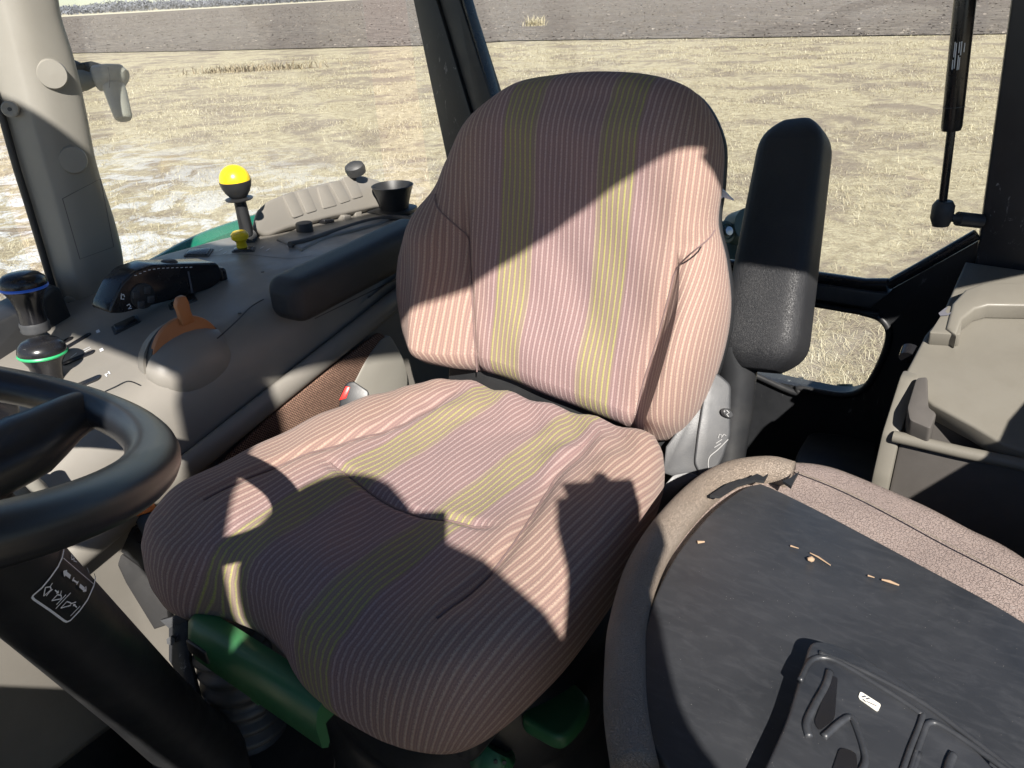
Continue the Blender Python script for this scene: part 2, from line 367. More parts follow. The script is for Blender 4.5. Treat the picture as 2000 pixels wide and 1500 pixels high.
# far wood: a belt of bare winter trees that reads as one mass
P_, F_ = [], []
for i in range(2200):
    a = RNG.random(); bx = -690 - 110 * RNG.random(); by = 60 + 1000 * a; h = 5 + 5.5 * RNG.random() * (.6 + .4 * sin(a * 37)); r_ = 2 + 2.5 * RNG.random()
    o = len(P_); P_ += [(bx, by, GZ), (bx + .2, by + .3, GZ), (bx, by, GZ + h * .6)]; F_.append((o, o + 1, o + 2))
    for k in range(40):
        q = RNG.normal(size=3); q /= np.linalg.norm(q); q *= RNG.random() ** .4
        c0 = np.array((bx + q[0] * r_, by + q[1] * r_, GZ + h * .58 + q[2] * h * .42)); d = RNG.normal(size=(3, 3)) * .8
        o = len(P_); P_ += [tuple(c0 + e) for e in d]; F_.append((o, o + 1, o + 2))
tag(mk('far_wood', P_, F_, 'far_wood', smooth=False), 'blue-grey belt of bare trees along the horizon', None, kind='stuff')

def blades(name, C0, n, L, wd, tint, lay=.7, up0=.5, mat='blade'):
    """n bent blades rooted at C0 (n,2)"""
    th = RNG.random(n) * 2 * pi + .8 * np.sin(C0[:, 0] * 1.7) ; el = np.clip(RNG.normal(up0, .3, n), .05, 1.3)
    d = np.stack([np.cos(th) * np.cos(el), np.sin(th) * np.cos(el), np.sin(el)], 1); e2 = np.maximum(el - lay * (.5 + RNG.random(n)), -.1)
    d2 = np.stack([np.cos(th) * np.cos(e2), np.sin(th) * np.cos(e2), np.sin(e2)], 1); s = np.stack([-np.sin(th), np.cos(th), np.zeros(n)], 1) * wd[:, None] * .5
    b0 = np.concatenate([C0, np.full((n, 1), GZ - .005)], 1); m_ = b0 + d * L[:, None] * .55; t_ = m_ + d2 * L[:, None] * .45; t_[:, 2] = np.maximum(t_[:, 2], GZ + .006)
    co = np.stack([b0 - s, b0 + s, m_ + s * .9, m_ - s * .9, t_], 1).reshape(-1, 3)
    me = bpy.data.meshes.new(name); nf = 2 * n; me.vertices.add(5 * n); me.vertices.foreach_set('co', co.ravel())
    base = (np.arange(n) * 5)[:, None]; loops = np.concatenate([base + [0, 1, 2, 3], base + [3, 2, 4]], 1).ravel()
    me.loops.add(7 * n); me.loops.foreach_set('vertex_index', loops.astype(np.int32)); me.polygons.add(nf)
    ls = (np.arange(n) * 7)[:, None] + [0, 4]; me.polygons.foreach_set('loop_start', ls.ravel().astype(np.int32)); me.update(calc_edges=True)
    a = me.attributes.new('tint', 'FLOAT', 'POINT'); a.data.foreach_set('value', np.repeat(tint, 5).astype(np.float32)); me.materials.append(MATS[mat])
    return link(bpy.data.objects.new(name, me))
n = 420000; ncl = 90000
a0 = math.atan2(.715, -.529)
ang = a0 + (RNG.random(ncl) - .5) * radians(100); dist = 3.4 + 42 * RNG.random(ncl) ** 1.7
ci = RNG.integers(0, ncl, n); sp_ = RNG.normal(size=(n, 2)) * (.06 + .012 * dist[ci])[:, None]
pos = np.stack([CAMP.x + np.cos(ang[ci]) * dist[ci], CAMP.y + np.sin(ang[ci]) * dist[ci]], 1) + sp_
patch = np.sin(pos[:, 0] * .9 + 1.3 * np.sin(pos[:, 1] * .7)) * np.sin(pos[:, 1] * 1.1 + np.sin(pos[:, 0] * .5)); keep = RNG.random(n) < np.clip(.60 + .75 * patch + .35 * np.sin(pos[:, 0] * 3.1 + 2 * np.sin(pos[:, 1] * 2.3)) * np.sin(pos[:, 1] * 3.7 + np.sin(pos[:, 0] * 2.9)), .04, 1)
edge = np.interp(pos[:, 0], [-62, -45, -32, -27.5, -3, 40], [30, 33, 36, 39, 40.7, 43]); keep &= pos[:, 1] < edge
keep &= (pos[:, 1] > 2.2) | (pos[:, 0] < -3.2)
pos, dd, tcl = pos[keep], dist[ci][keep], RNG.random(ncl)[ci][keep]; n = len(pos)
tint = np.clip(.30 + .40 * tcl + RNG.normal(size=n) * .16 + .1 * patch[keep], 0, 1)
tag(blades('dry_grass', pos, n, (.06 + .10 * RNG.random(n)) * (1 + .010 * dd), .0012 + .00030 * dd, tint, 1.0, .38), 'dry straw-coloured grass covering the ground outside the cab', None, kind='stuff')
# clods and crop residue of the ploughed field
m_ = 150000; an = a0 + (RNG.random(m_) - .5) * radians(96); ds_ = 42 + 330 * RNG.random(m_) ** 2.2
cp = np.stack([CAMP.x + np.cos(an) * ds_, CAMP.y + np.sin(an) * ds_], 1); ok = cp[:, 1] > np.interp(cp[:, 0], [-300, -120, -62, -45, -32, -27.5, -3, 40], [-8, 20, 30, 33, 36, 39, 40.7, 43]) + .5
ok &= cp[:, 0] > -505; cp = cp[ok]; dc_ = ds_[ok]; m_ = len(cp)
tag(blades('field_clods', cp, m_, (.05 + .10 * RNG.random(m_)) * (1 + dc_ * .004), (.06 + .14 * RNG.random(m_)) * (1 + dc_ * .005), np.clip(RNG.normal(.5, .2, m_), 0, 1), .6, .5, 'clod'), 'grey-brown clods and crop residue on the ploughed field', None, kind='stuff')
def tussock(name, px, py, rx, ry, h, n, tl, label):
    c0 = PZ(px, py, GZ); q = RNG.normal(size=(n, 2)) * (rx, ry) * .45; al = math.atan2(RV.y, RV.x)
    q = np.stack([q[:, 0] * cos(al) - q[:, 1] * sin(al), q[:, 0] * sin(al) + q[:, 1] * cos(al)], 1) + (c0.x, c0.y)
    o = blades(name, q, n, h * (.6 + .8 * RNG.random(n)), np.full(n, .045), np.clip(tl + RNG.normal(size=n) * .12, 0, 1), .5, 1.0); tag(o, label, None if tl < .1 else 'plant', kind='stuff' if tl < .1 else None)
tussock('dead_weed_clump', 490, 139, 3.0, .5, .35, 420, .05, 'low brown strip of dead weeds in the pale grass')
tussock('tumbleweed', 1045, 52, .9, .5, .8, 200, .55, 'yellowish dry weed clump standing in the ploughed field')

# ------------------------------------------------------------------ cab
fl = mk('cab_floor', [(-.85, -1.25, -.62), (.8, -1.25, -.62), (.8, .62, -.62), (-.85, .62, -.62), (-.85, -1.25, -.70), (.8, -1.25, -.70), (.8, .62, -.70), (-.85, .62, -.70)],
        [(0, 1, 2, 3), (4, 5, 6, 7), (0, 1, 5, 4), (1, 2, 6, 5), (2, 3, 7, 6), (3, 0, 4, 7)], 'floor_rubber', smooth=False); fl['kind'] = 'structure'
cab = thing('cab_frame', 'tractor cab frame of tan and black posts round the seat', 'cab', (0, .55, -.62))
# tan pillar
rows = [(-700, -260, -190, 25), (-200, -120, -50, 96), (0, -60, 8, 118), (40, -48, 18, 124), (110, -28, 35, 150), (230, 10, 63, 176), (330, 38, 93, 192), (400, 60, 113, 219), (490, 87, 138, 245), (545, 103, 150, 248), (600, 120, 164, 241), (665, 140, 180, 232)]
vs_, fs = [], []
for py, l_, g_, r_ in rows:
    A, B, C_ = PX(l_, py, -.775), PX(g_, py, -.735), PX(r_, py, -.745)
    mid = (B + C_) / 2 + V((.012, -.006, 0)); m1 = B * .75 + C_ * .25 + V((.010, -.005, 0)); m2 = B * .18 + C_ * .82 + V((.009, -.004, 0)); g2 = A * .15 + B * .85 + V((.003, 0, 0))
    vs_ += [A + V((-.05, 0, 0)), A, g2, B, m1, mid, m2, C_, C_ + V((-.05, .02, 0))]
k_ = 9
for i in range(len(rows) - 1):
    for j in range(k_): fs.append((i * k_ + j, i * k_ + (j + 1) % k_, (i + 1) * k_ + (j + 1) % k_, (i + 1) * k_ + j))
fs += [tuple(range(k_)), tuple((len(rows) - 1) * k_ + j for j in range(k_))]
pc = mk('pillar_cover', vs_, fs, 'taupe_light', cab); pc['label'] = 'tan plastic pillar cover with round caps'
sm_ = pc.modifiers.new('sub', 'SUBSURF'); sm_.levels = 2; sm_.render_levels = 2
fn = V((1, -.28, .02)).normalized()
for (px, py, r_) in ((100, 145, .0215), (141, 312, .021)):
    c0 = PX(px, py, -.7295); lathe('cap', [(r_, -.012), (r_, .004), (r_ * .9, .0068), (0, .0075)], c0, fn, 'taupe_light', pc)
for (px, py) in ((20, 213), (137, 592)):
    c0 = PX(px, py, -.752); s_ = lathe('screw_cap', [(.0115, -.01), (.0115, .003), (.0095, .004), (.003, .0025), (0, .0025)], c0, V((.75, -.65, .05)), 'taupe_light', pc, n=20)
    lathe('screw', [(.0028, 0), (.0028, .0036), (0, .0036)], c0, V((.75, -.65, .05)), 'black_plastic', pc, n=12)
lab = [PX(*p, -.7265) for p in ((122, 388), (196, 349), (222, 482), (156, 506))]
ribbon('plate_seam', lab, .0012, lambda p: fn, 'taupe_dark', pc, True, .0005)
tube('window_seal', [PX(l_ - 5, py, -.775) for py, l_, g_, r_ in rows[1:]], .0055, 'black_plastic', cab)
# right-side glass between pillar and rear corner post, and in front of the pillar
def pane(name, pts, th=.005):
    n_ = (V(pts[1]) - V(pts[0])).cross(V(pts[2]) - V(pts[1])).normalized(); return prism(name, pts, n_ * th, 'glass', cab, bev=0)
pane('side_glass', [(-.80, -.12, .05), (-.80, .555, .05), (-.78, .53, 1.0), (-.78, -.12, 1.0)])
pane('side_glass', [(-.80, -1.1, .0), (-.80, -.26, .0), (-.78, -.26, 1.0), (-.78, -1.0, 1.0)])
# rear lower panel with the small window
def ringface(name, outer, inner, ext, mat, parent):
    bm = bmesh.new(); e = []
    for lp in (outer, inner):
        v_ = [bm.verts.new(V(p)) for p in lp]; e += [bm.edges.new((v_[i], v_[(i + 1) % len(v_)])) for i in range(len(v_))]
    r_ = bmesh.ops.triangle_fill(bm, use_beauty=True, edges=e); fcs = [g for g in r_['geom'] if isinstance(g, bmesh.types.BMFace)]
    x = bmesh.ops.extrude_face_region(bm, geom=fcs); bmesh.ops.translate(bm, vec=V(ext), verts=[g for g in x['geom'] if isinstance(g, bmesh.types.BMVert)])
    return from_bm(name, bm, mat, parent, 35)
RY = .55
hole = spline([PY(*p, RY) for p in ((1650, 602), (1712, 616), (1737, 645), (1728, 690), (1700, 745), (1672, 766), (1625, 768), (1500, 742))], 40, False)
hole = hole + [V((-.35, RY, -.15)), V((-.38, RY, -.13)), V((-.38, RY, .02)), V((-.35, RY, .045))] + [PY(1500, 592, RY)]
outer = [V((-.70, RY, -.62)), V((.80, RY, -.62)), V((.80, RY, .17)), PY(1912, 470, RY), PY(1745, 563, RY), PY(1700, 566, RY), PY(1440, 532, RY), V((-.70, RY, .075))]
rp = ringface('rear_panel', outer, hole, (0, .035, 0), 'post_black', cab)
tube('window_gasket', spline([p + V((0, -.004, 0)) for p in hole[::3]], 120), .006, 'black_plastic', rp, closed=True, n=10)
pane('rear_lower_glass', [(-.39, .566, -.19), (.36, .566, -.19), (.36, .566, .06), (-.39, .566, .06)])
# sill rail of the rear window, gusset lip
rail = [V((-.66, .532, .078)), PY(1440, 520, .532), PY(1690, 556, .532), PY(1735, 556, .532)]
tube('rear_sill', rail, .011, 'black_gloss', cab, flat=1.5, n=12)
prism('sill_step', [V((-.66, .512, .066)), PY(1735, 575, .512), PY(1700, 602, .512), PY(1440, 560, .512), V((-.66, .512, .035))], (0, .036, 0), 'grey_plastic', cab, .003)
tube('gusset_lip', [PY(1735, 556, .53), PY(1800, 520, .53), PY(1908, 458, .53)], .0085, 'black_gloss', cab, n=10)
pane('rear_glass', [(-.66, .572, .06), (.5, .572, .06), (.5, .562, 1.02), (-.70, .562, 1.02)])
# rear corner post (right) with two grooves and the slim window bar beside it
def beam(name, pxs, y0, y1, mat, parent, bev=.006):
    return prism(name, [PY(*p, y0) for p in pxs], (0, y1 - y0, 0), mat, parent, bev)
beam('corner_post', [(740, -260), (806, 0), (866, 285), (905, 470), (975, 470), (938, 285), (852, 0), (790, -260)], .52, .57, 'post_black', cab, .004)
beam('corner_post', [(794, -260), (857, 0), (943, 285), (980, 470), (1015, 470), (958, 190), (897, 0), (845, -260)], .527, .57, 'black_plastic', cab, .003)
beam('post_edge', [(852, -260), (900, 0), (951, 178), (1000, 350), (1008, 350), (957, 178), (906, 0), (860, -260)], .531, .56, 'black_gloss', cab, .001)
tube('window_bar', [PY(850, -260, .60), PY(913, 0, .60), PY(957, 170, .60), PY(1005, 360, .60)], .0095, 'black_plastic', cab)
# left rear post
beam('left_rear_post', [(2010, -260), (1974, 0), (1903, 520), (1905, 640), (2300, 640), (2300, -260)], .535, .60, 'chipped_black', cab, .006)
# roof, tapering towards the front, with an open hatch
ro = [(.80, .66, 1.04), (-.88, .66, 1.04), (-.84, -1.15, 1.04), (.46, -1.15, 1.04), (.545, -.89, 1.04), (.705, -.54, 1.04), (.80, -.47, 1.04)]
hh = [(-.43, -.89, 1.04), (.17, -.89, 1.04), (.17, -.24, 1.04), (-.43, -.24, 1.04)]
ringface('roof', rnd_poly(ro, .04), rnd_poly(hh, .04), (0, 0, .12), 'taupe_light', cab)
# curved left door post behind the camera (shades the rear of the cab)
dp = [(.75, -.52, 1.04), (.75, -.33, .81), (.75, -.10, .655), (.75, .07, .55), (.75, .22, .47), (.75, .58, .47), (.75, .58, 1.04)]
prism('door_post', dp, (.05, 0, 0), 'post_black', cab, .006)
prism('left_lower_wall', [(.75, -.20, -.62), (.75, .60, -.62), (.75, .60, .29), (.75, .02, .29), (.75, -.20, .24)], (.03, 0, 0), 'post_black', cab, .004)

# front left cab post, behind the camera
pw = V((.731, .682, 0)); pc_ = V((.469, -1.129, 0)); pt = V((-.682, .731, 0)) * .03
prism('front_left_post', [pc_ + pw * a + pt * c_ + V((0, 0, -.62)) for a, c_ in ((-.058, -1), (.058, -1), (.050, 1), (-.050, 1))], (0, 0, 1.66), 'post_black', cab, .008)
prism('kick_panel', [V((-.79, -.95, -.62)), V((-.455, -.95, -.62)), V((-.455, -.38, -.62)), V((-.79, -.38, -.62))], (0, 0, .28), 'floor_rubber', cab, .01)
# instrument cowl ahead of the wheel (unseen, added outside the picture to shade the footwell)
dsh = thing('instrument_cowl', 'unseen dark instrument cowl shading the footwell ahead of the steering wheel', 'dashboard', (.03, -1.1, -.62))
prism('cowl_body', rnd_poly([V((-.30, y, z)) for y, z in ((-1.22, -.62), (-1.02, -.62), (-.98, .10), (-1.00, .26), (-1.06, .30), (-1.18, .28), (-1.24, .1))], .03), (.66, 0, 0), 'black_plastic', dsh, .01)
prism('cowl_display', rnd_poly([V((x, -.996 - .17 * (z - .2), z)) for x, z in ((-.15, .16), (.2, .16), (.2, .25), (-.15, .25))], .02), (0, .006, 0), 'black_gloss', dsh, .002)
# gas strut of the rear window
gs = thing('gas_strut', 'black gas strut of the rear window beside the scratched post', 'gas strut', tuple(PY(1837, 420, .50)))
A, B, C_ = PY(1905, -260, .50), PY(1885, 0, .50), PY(1858, 255, .50); D = PY(1840, 405, .50)
cyl = tube('cylinder', [A, B, C_ + (B - C_) * .03, C_], [.0135, .0135, .0135, .012], 'black_gloss', gs, n=20)
tube('rod', [C_, D], .0058, 'black_gloss', gs); tube('collar', [C_ + (B - C_) * .19, C_ + (B - C_) * .195], .0139, 'grey_plastic', cyl, n=20)
tube('ball_socket', [PY(1845, 392, .50), PY(1843, 402, .50), PY(1839, 425, .50), PY(1837, 441, .50)], [.011, .0155, .0155, .011], 'rubber', gs, n=16)
tube('ball_pin', [PY(1850, 424, .50), PY(1870, 427, .505), PY(1871, 427, .505), PY(1915, 432, .53)], [.006, .006, .0105, .0105], 'rubber', gs, n=14)
ax = (C_ - B).normalized(); nn = -FV
for i, (x0, y0, y1) in enumerate(((1866, 82, 112), (1865, 117, 136), (1869, 84, 134), (1875, 82, 104), (1875, 108, 137), (1879, 81, 108), (1878, 112, 136), (1885, 84, 102))):
    k0, k1 = -(y0 - 82) / 255 * .10, -(y1 - 82) / 255 * .10
    pts = [PY(x0 - (yy - 82) * .10, yy, .4845 if 1866 < x0 < 1884 else .4865) for yy in np.linspace(y0, y1, 5)]
    ribbon('print_line', pts, .0013, lambda p: V((-.2, -.95, .2)).normalized(), 'white_print', cyl)

# grab-arm bracket on the tan pillar
br = thing('monitor_bracket', 'tan plastic swivel bracket sticking out from the tan pillar', 'bracket', tuple(PX(150, 150, -.76)))
T_ = 1.36
tube('socket', [at(140, 148, T_), at(160, 152, T_)], [.028, .024], 'taupe_dark', br, n=18)
tube('cone', [at(158, 157, T_ - .01), at(164, 157, T_ - .01), at(186, 156, T_ - .01)], [.018, .0175, .010], 'taupe_light', br, n=18)
tube('neck', [at(184, 152, T_), at(200, 152, T_)], .011, 'bright_metal', br)
tube('clamp', [at(155, 134, T_ + .01), at(180, 131, T_ + .01), at(205, 137, T_ + .01)], [.009, .010, .008], 'taupe_dark', br)
vv, ff = tube_data([at(188, 154, T_), at(190, 153, T_), at(214, 150, T_), at(238, 148, T_), at(246, 150, T_)], [.017, .0215, .0215, .019, .012], 20)
kb = mk('knob', vv, ff, 'taupe_light', br, angle=50); ribbon('knob_seam', [at(211, 131, T_ - .022), at(213, 140, T_ - .024), at(215, 150, T_ - .024), at(214, 172, T_ - .022)], .0015, lambda p: -FV, 'taupe_dark', kb)
tube('handle', [at(222, 168, T_), at(226, 180, T_), at(235, 210, T_), at(241, 229, T_), at(242, 233, T_)], [.0185, .0185, .0165, .0150, .012], 'taupe_light', br, n=20)

# ================================================================== RIGHT-HAND CONSOLE
con = thing('control_console', 'tan and dark side console with levers and switches left of the seat', 'console', (-.58, 0, -.62))
YS = [-.95, -.70, -.5, -.35, -.2, -.05, .1, .3, .6]; ZS = [.0, .03, .06, .10, .135, .150, .145, .118, .09]
def ztop(y): return float(np.interp(y, YS, ZS))
def surf(px, py, lift=0.0):
    z = .12
    for _ in range(12): p = PZ(px, py, z + lift); z = ztop(p.y)
    return PZ(px, py, z + lift)
def zr(y): return .057 + .22 * y
vs_, fs = [], []; ys = np.linspace(-.95, .52, 46)
for y in ys:
    zt = ztop(y); r_ = zr(y); bot = -.60 + .225 * sst(-.38, -.46, y); ix = -.372 - .03 * sst(-.6, -.95, y)
    inb = ix - .025
    sec = [(-.80, bot), (inb - .02, bot), (inb, bot + .03), (ix - .012, r_ - .06), (ix - .004, r_ - .02), (ix, r_ + .03), (ix - .006, zt - .045), (ix - .016, zt - .018), (ix - .034, zt - .004), (ix - .06, zt), (-.60, zt + .001), (-.76, zt), (-.80, zt - .01)]
    for x_, z_ in sec: vs_.append((x_, y, z_))
k_ = 13
for i in range(len(ys) - 1):
    for j in range(k_): fs.append((i * k_ + j, i * k_ + (j + 1) % k_, (i + 1) * k_ + (j + 1) % k_, (i + 1) * k_ + j))
fs += [tuple(range(k_)), tuple((len(ys) - 1) * k_ + j for j in range(k_))]
cb = mk('console_body', vs_, fs, 'taupe', con, angle=60)
# moulded rail, carpet panel and lower trim on the inner wall
rp_ = [V((-.362, y, zr(y))) for y in np.linspace(-.60, .40, 24)]
tube('moulded_rail', rp_, .019, 'taupe', con, flat=.55, n=16, upv=(0, 0, 1))
pts = [PX(*p, -.366) for p in ((395, 935), (470, 860), (520, 815), (640, 720), (735, 648), (748, 655), (738, 690), (705, 740), (680, 790), (640, 905), (560, 1010), (430, 1030))]
prism('carpet_panel', rnd_poly(pts, .02), (.008, 0, 0), 'carpet', con, .002)
pts = [PX(*p, -.355) for p in ((765, 655), (790, 700), (800, 740), (790, 800), (665, 800), (690, 755), (718, 700), (748, 660))]
prism('lower_trim', rnd_poly(pts, .02), (-.012, 0, 0), 'taupe_light', con, .005)
# seam line round the console lid
sm_pts = [surf(*p) for p in ((222, 755), (255, 745), (272, 752))] 
ribbon('lid_seam', spline([surf(*p, .001) for p in ((424, 662), (438, 650), (465, 625), (490, 600), (515, 585))], 24, False), .0022, lambda p: V((.4, 0, .9)).normalized(), 'black_plastic', con)
ribbon('lid_seam', spline([surf(*p, .001) for p in ((205, 765), (225, 756), (250, 745), (272, 752))], 16, False), .0022, lambda p: V((.2, 0, 1)).normalized(), 'black_plastic', con)
ribbon('lid_seam', spline([surf(*p, .001) for p in ((348, 508), (400, 502), (470, 497), (560, 505), (610, 500))], 24, False), .0014, lambda p: V((0, 0, 1)), 'taupe_dark', con)
for p in ((513, 532), (468, 612)): lathe('lid_screw', [(.0028, 0), (.0028, .0012), (0, .0012)], surf(*p), (0, 0, 1), 'black_plastic', con, n=12)
# lever gates (slots)
def slot(name, p0, p1, wd, mat='black_gloss'):
    A, B = surf(*p0), surf(*p1); d = (B - A).normalized(); s = V((-d.y, d.x, 0)).normalized() * wd / 2; pts = []
    for k in range(9): a = -pi / 2 + pi * k / 8; pts.append(B + s * sin(a) + d * cos(a) * wd / 2)
    for k in range(9): a = pi / 2 + pi * k / 8; pts.append(A + s * sin(a) + d * cos(a) * wd / 2)
    prism(name, [p + V((0, 0, -.004)) for p in pts], (0, 0, .0062), mat, con, 0)
slot('lever_slot', (128, 682), (172, 656), .010); slot('lever_slot', (130, 710), (178, 690), .012); slot('lever_slot', (150, 756), (188, 740), .014)
slot('lever_slot', (128, 668), (136, 664), .012)
for i, p in enumerate(((191, 647), (198, 683))):
    q = [surf(p[0] + dx, p[1] + dy, .0018) for dx, dy in ((-4, -1), (2, -4), (5, 1), (-2, 4))]; mk('lever_symbol', q, [(0, 1, 2, 3)], 'white_print', con, smooth=False)
up_n = lambda p: V((0, 0, 1))
ribbon('gate_mark', [surf(205, 733, .0012), surf(214, 728, .0012)], .0016, up_n, 'white_print', con); ribbon('gate_mark', [surf(206, 731, .0012), surf(209, 736, .0012)], .0016, up_n, 'white_print', con); ribbon('gate_mark', [surf(212, 726, .0012), surf(215, 731, .0012)], .0016, up_n, 'white_print', con)
for a_, c_ in (((138, 699), (150, 690)), ((163, 684), (176, 678)), ((165, 688), (178, 681))): ribbon('gate_mark', [surf(*a_, .0012), surf(*c_, .0012)], .0014, up_n, 'white_print', con)
# flat rocker switches set into the lid
def rocker(pxs, parent=con):
    q = [surf(*p) for p in pxs]; fr_ = prism('switch_frame', rnd_poly([p + V((0, 0, -.003)) for p in q], .004), (0, 0, .0055), 'black_plastic', parent, .001)
    c_ = sum(q, V()) / 4; prism('rocker', rnd_poly([c_ + (p - c_) * .82 for p in q], .003), (0, 0, .0045), 'black_gloss', fr_, .001)
    a, b_ = (q[0] + q[3]) / 2, (q[1] + q[2]) / 2; return fr_
rocker([(217, 640), (268, 617), (276, 630), (224, 656)]); rocker([(328, 596), (378, 575), (387, 588), (332, 608)])
rocker([(358, 502), (368, 489), (418, 487), (408, 502)])
# hand-throttle wheel: orange disc between two rounded housings
dc = PX(372, 716, -.415); dc.z = ztop(dc.y) - .012
vs_, fs = [], []
def dome(name, c0, rx, rr, sgn, mat, nse=24, nr=10):
    v_, f_ = [], []
    for i in range(nr + 1):
        a = pi / 2 * i / nr; xo = rx * sin(a); r_ = rr * cos(a) ** .6 if i < nr else 0
        for k in range(nse): t = 2 * pi * k / nse; v_.append(c0 + V((sgn * xo, cos(t) * r_ * (1.32 if sgn > 0 else 1.1), sin(t) * r_ * (.80 if sgn > 0 else 1) - (xo * .45 if sgn > 0 else xo * .25))))
    for i in range(nr):
        for k in range(nse): f_.append((i * nse + k, i * nse + (k + 1) % nse, (i + 1) * nse + (k + 1) % nse, (i + 1) * nse + k))
    f_.append(tuple(range(nse))); return mk(name, v_, f_, mat, con, angle=70)
dome('throttle_dome', dc + V((.004, 0, -.002)), .034, .050, 1, 'taupe')
dome('throttle_housing', dc + V((-.008, 0, -.002)), .050, .056, -1, 'taupe')
prism('throttle_gap', [dc + V((-.0085, cos(t) * .057, sin(t) * .057 - .002)) for t in np.linspace(0, 2 * pi, 40)[:-1]], (.012, 0, 0), 'black_plastic', con, 0)
ring = [dc + V((-.006, cos(t) * .0525, sin(t) * .0525)) for t in np.linspace(0, 2 * pi, 44)[:-1]]
od = prism('throttle_ring', [p + V((.003, 0, .0065)) for p in ring], (.009, 0, 0), 'orange_ring', con, .002)
tb = dc + V((.002, .006, .054)); prism('throttle_tab', rnd_poly([tb + V((0, y_, z_)) for y_, z_ in ((-.009, -.006), (-.008, .012), (-.010, .024), (-.004, .034), (.007, .034), (.010, .024), (.009, .012), (.012, -.006))], .004), (.010, 0, 0), 'orange_ring', od, .003)
# black keypad module standing on the lid
mx0 = -.545
ol = [(214, 612), (216, 598), (236, 556), (262, 530), (300, 517), (425, 513), (434, 530), (432, 548), (414, 563), (330, 588), (240, 612)]
q = [PX(*p, mx0) for p in ol]; md = prism('keypad_module', rnd_poly(q, .006), (-.05, .0, .0), 'black_gloss', con, .005, 3)
fx = V((1, 0, 0)); mxp = mx0 + .0012
kc = PX(278, 578, mx0); lathe('keypad_disc', [(.019, -.002), (.019, .002), (.0175, .003), (0, .003)], kc, fx, 'black_plastic', md)
for px, py in ((263, 575), (285, 566), (273, 594), (292, 584)):
    c_ = PX(px, py, mx0); box('key', c_ + V((.003, 0, 0)), (.004, .0105, .0105), 'grey_plastic', md, .0015, Matrix.Rotation(-.25, 4, 'X'))
prism('module_joint', [PX(*p, mxp) for p in ((366, 530), (369, 530), (377, 572), (374, 573))], (.0004, 0, 0), 'ink', md, 0)
def mark(pts, wd=.0016): ribbon('key_mark', [PX(*p, mx0 + .0008) for p in pts], wd, lambda p: fx, 'white_print', md)
mark([(237, 573), (236, 584), (242, 584)]); mark([(235, 577), (241, 575), (243, 580)]); mark([(247, 597), (252, 594), (255, 598), (250, 603), (257, 602)])
for px in range(262, 372, 9): 
    yy = np.interp(px, [262, 285, 310, 372], [538, 528, 524, 522]); mark([(px, yy), (px + 5, yy - .6)], .0009)
c_ = PX(331, 518, mx0 - .02); box('thumb_wheel', c_, (.022, .022, .018), 'rubber', md, .006, Matrix.Rotation(-.1, 4, 'X'))
c_ = PX(427, 538, mx0 - .02); box('end_cap', c_, (.035, .012, .03), 'black_gloss', md, .005)
prism('module_foot', [surf(*p, -.003) for p in ((262, 532), (255, 545), (236, 575), (250, 540))], (0, 0, .006), 'taupe', con, .001)
# two mushroom-headed levers
def lever(top, cut, foot, xk, band, name):
    A, B = PX(*top, xk), PX(*cut, xk - .0); ax = (A - B).normalized(); r_ = .0300
    t = lathe(name, [(.0, .012), (.012, .0115), (.022, .009), (.0285, .003), (r_, -.004), (.029, -.010), (.0265, -.014), (.021, -.024), (.0175, -.040), (.0175, -.058), (.0185, -.066), (.0175, -.070)], A, ax, 'black_gloss', con, sx=1.0)
    lathe('colour_band', [(.0300, -.0065), (.0310, -.0085), (.0300, -.0105)], A, ax, band, t)
    lathe('lever_boot', [(.0185, -.060), (.0195, -.064), (.0185, -.068), (.0195, -.071), (.0185, -.074), (.009, -.076)], A, ax, 'grey_plastic', t)
    F0 = foot; E0 = A - ax * .072; tube('lever_stem', [E0, (E0 + F0) / 2, F0], .0075, 'steel_dark', t, flat=.5)
lever((43, 548), (72, 650), surf(128, 690), -.62, 'blue_band', 'gear_lever'); lever((80, 678), (102, 760), surf(150, 770), -.55, 'green_band', 'gear_lever')
tag(con.children[-1], None)
tube('front_lever', [PX(-30, 790, -.52), PX(5, 800, -.52), PX(10, 830, -.52)], [.018, .020, .019], 'black_gloss', con)
# dark trim beyond the levers (window ledge)
prism('window_ledge', rnd_poly([PX(*p, -.70) for p in ((-80, 655), (5, 625), (60, 598), (100, 560), (118, 560), (150, 640), (60, 720), (-80, 760))], .01), (-.08, 0, 0), 'black_plastic', con, .008)
# yellow ball lever and small yellow knob
A, B = PX(459, 352, -.70), PX(482, 452, -.70); ax = (A - B).normalized(); R0 = .0275
st_ = tube('throttle_stem', [surf(487, 466, -.01), B, A - ax * .030], [.0125, .0125, .0105], 'black_plastic', con, n=18)
lathe('stem_flange', [(.012, -.036), (.024, -.035), (.025, -.033), (.012, -.031)], A, ax, 'black_plastic', st_)
lathe('ball', [(R0 * cos(a), R0 * sin(a)) for a in np.linspace(-.15, pi / 2, 14)], A, ax, 'yellow_plastic', st_)
lathe('ball_cup', [(.009, -.034), (.016, -.029), (.022, -.021), (.0262, -.012), (.0282, -.003), (.0284, -.001), (.0276, -.0005)], A, ax, 'black_plastic', st_)
tube('stem_collar', [surf(486, 462, -.002), surf(486, 462, .012)], .015, 'black_plastic', con, n=20)
K0 = surf(474, 487); ky = lathe('yellow_knob', [(.0105, 0), (.0095, .007), (.0085, .014), (.011, .018), (.0155, .022), (.0155, .029), (.012, .033), (0, .034)], K0, (.06, -.05, 1), 'yellow_plastic', con)
rocker([(452, 494), (456, 486), (500, 484), (497, 493)])
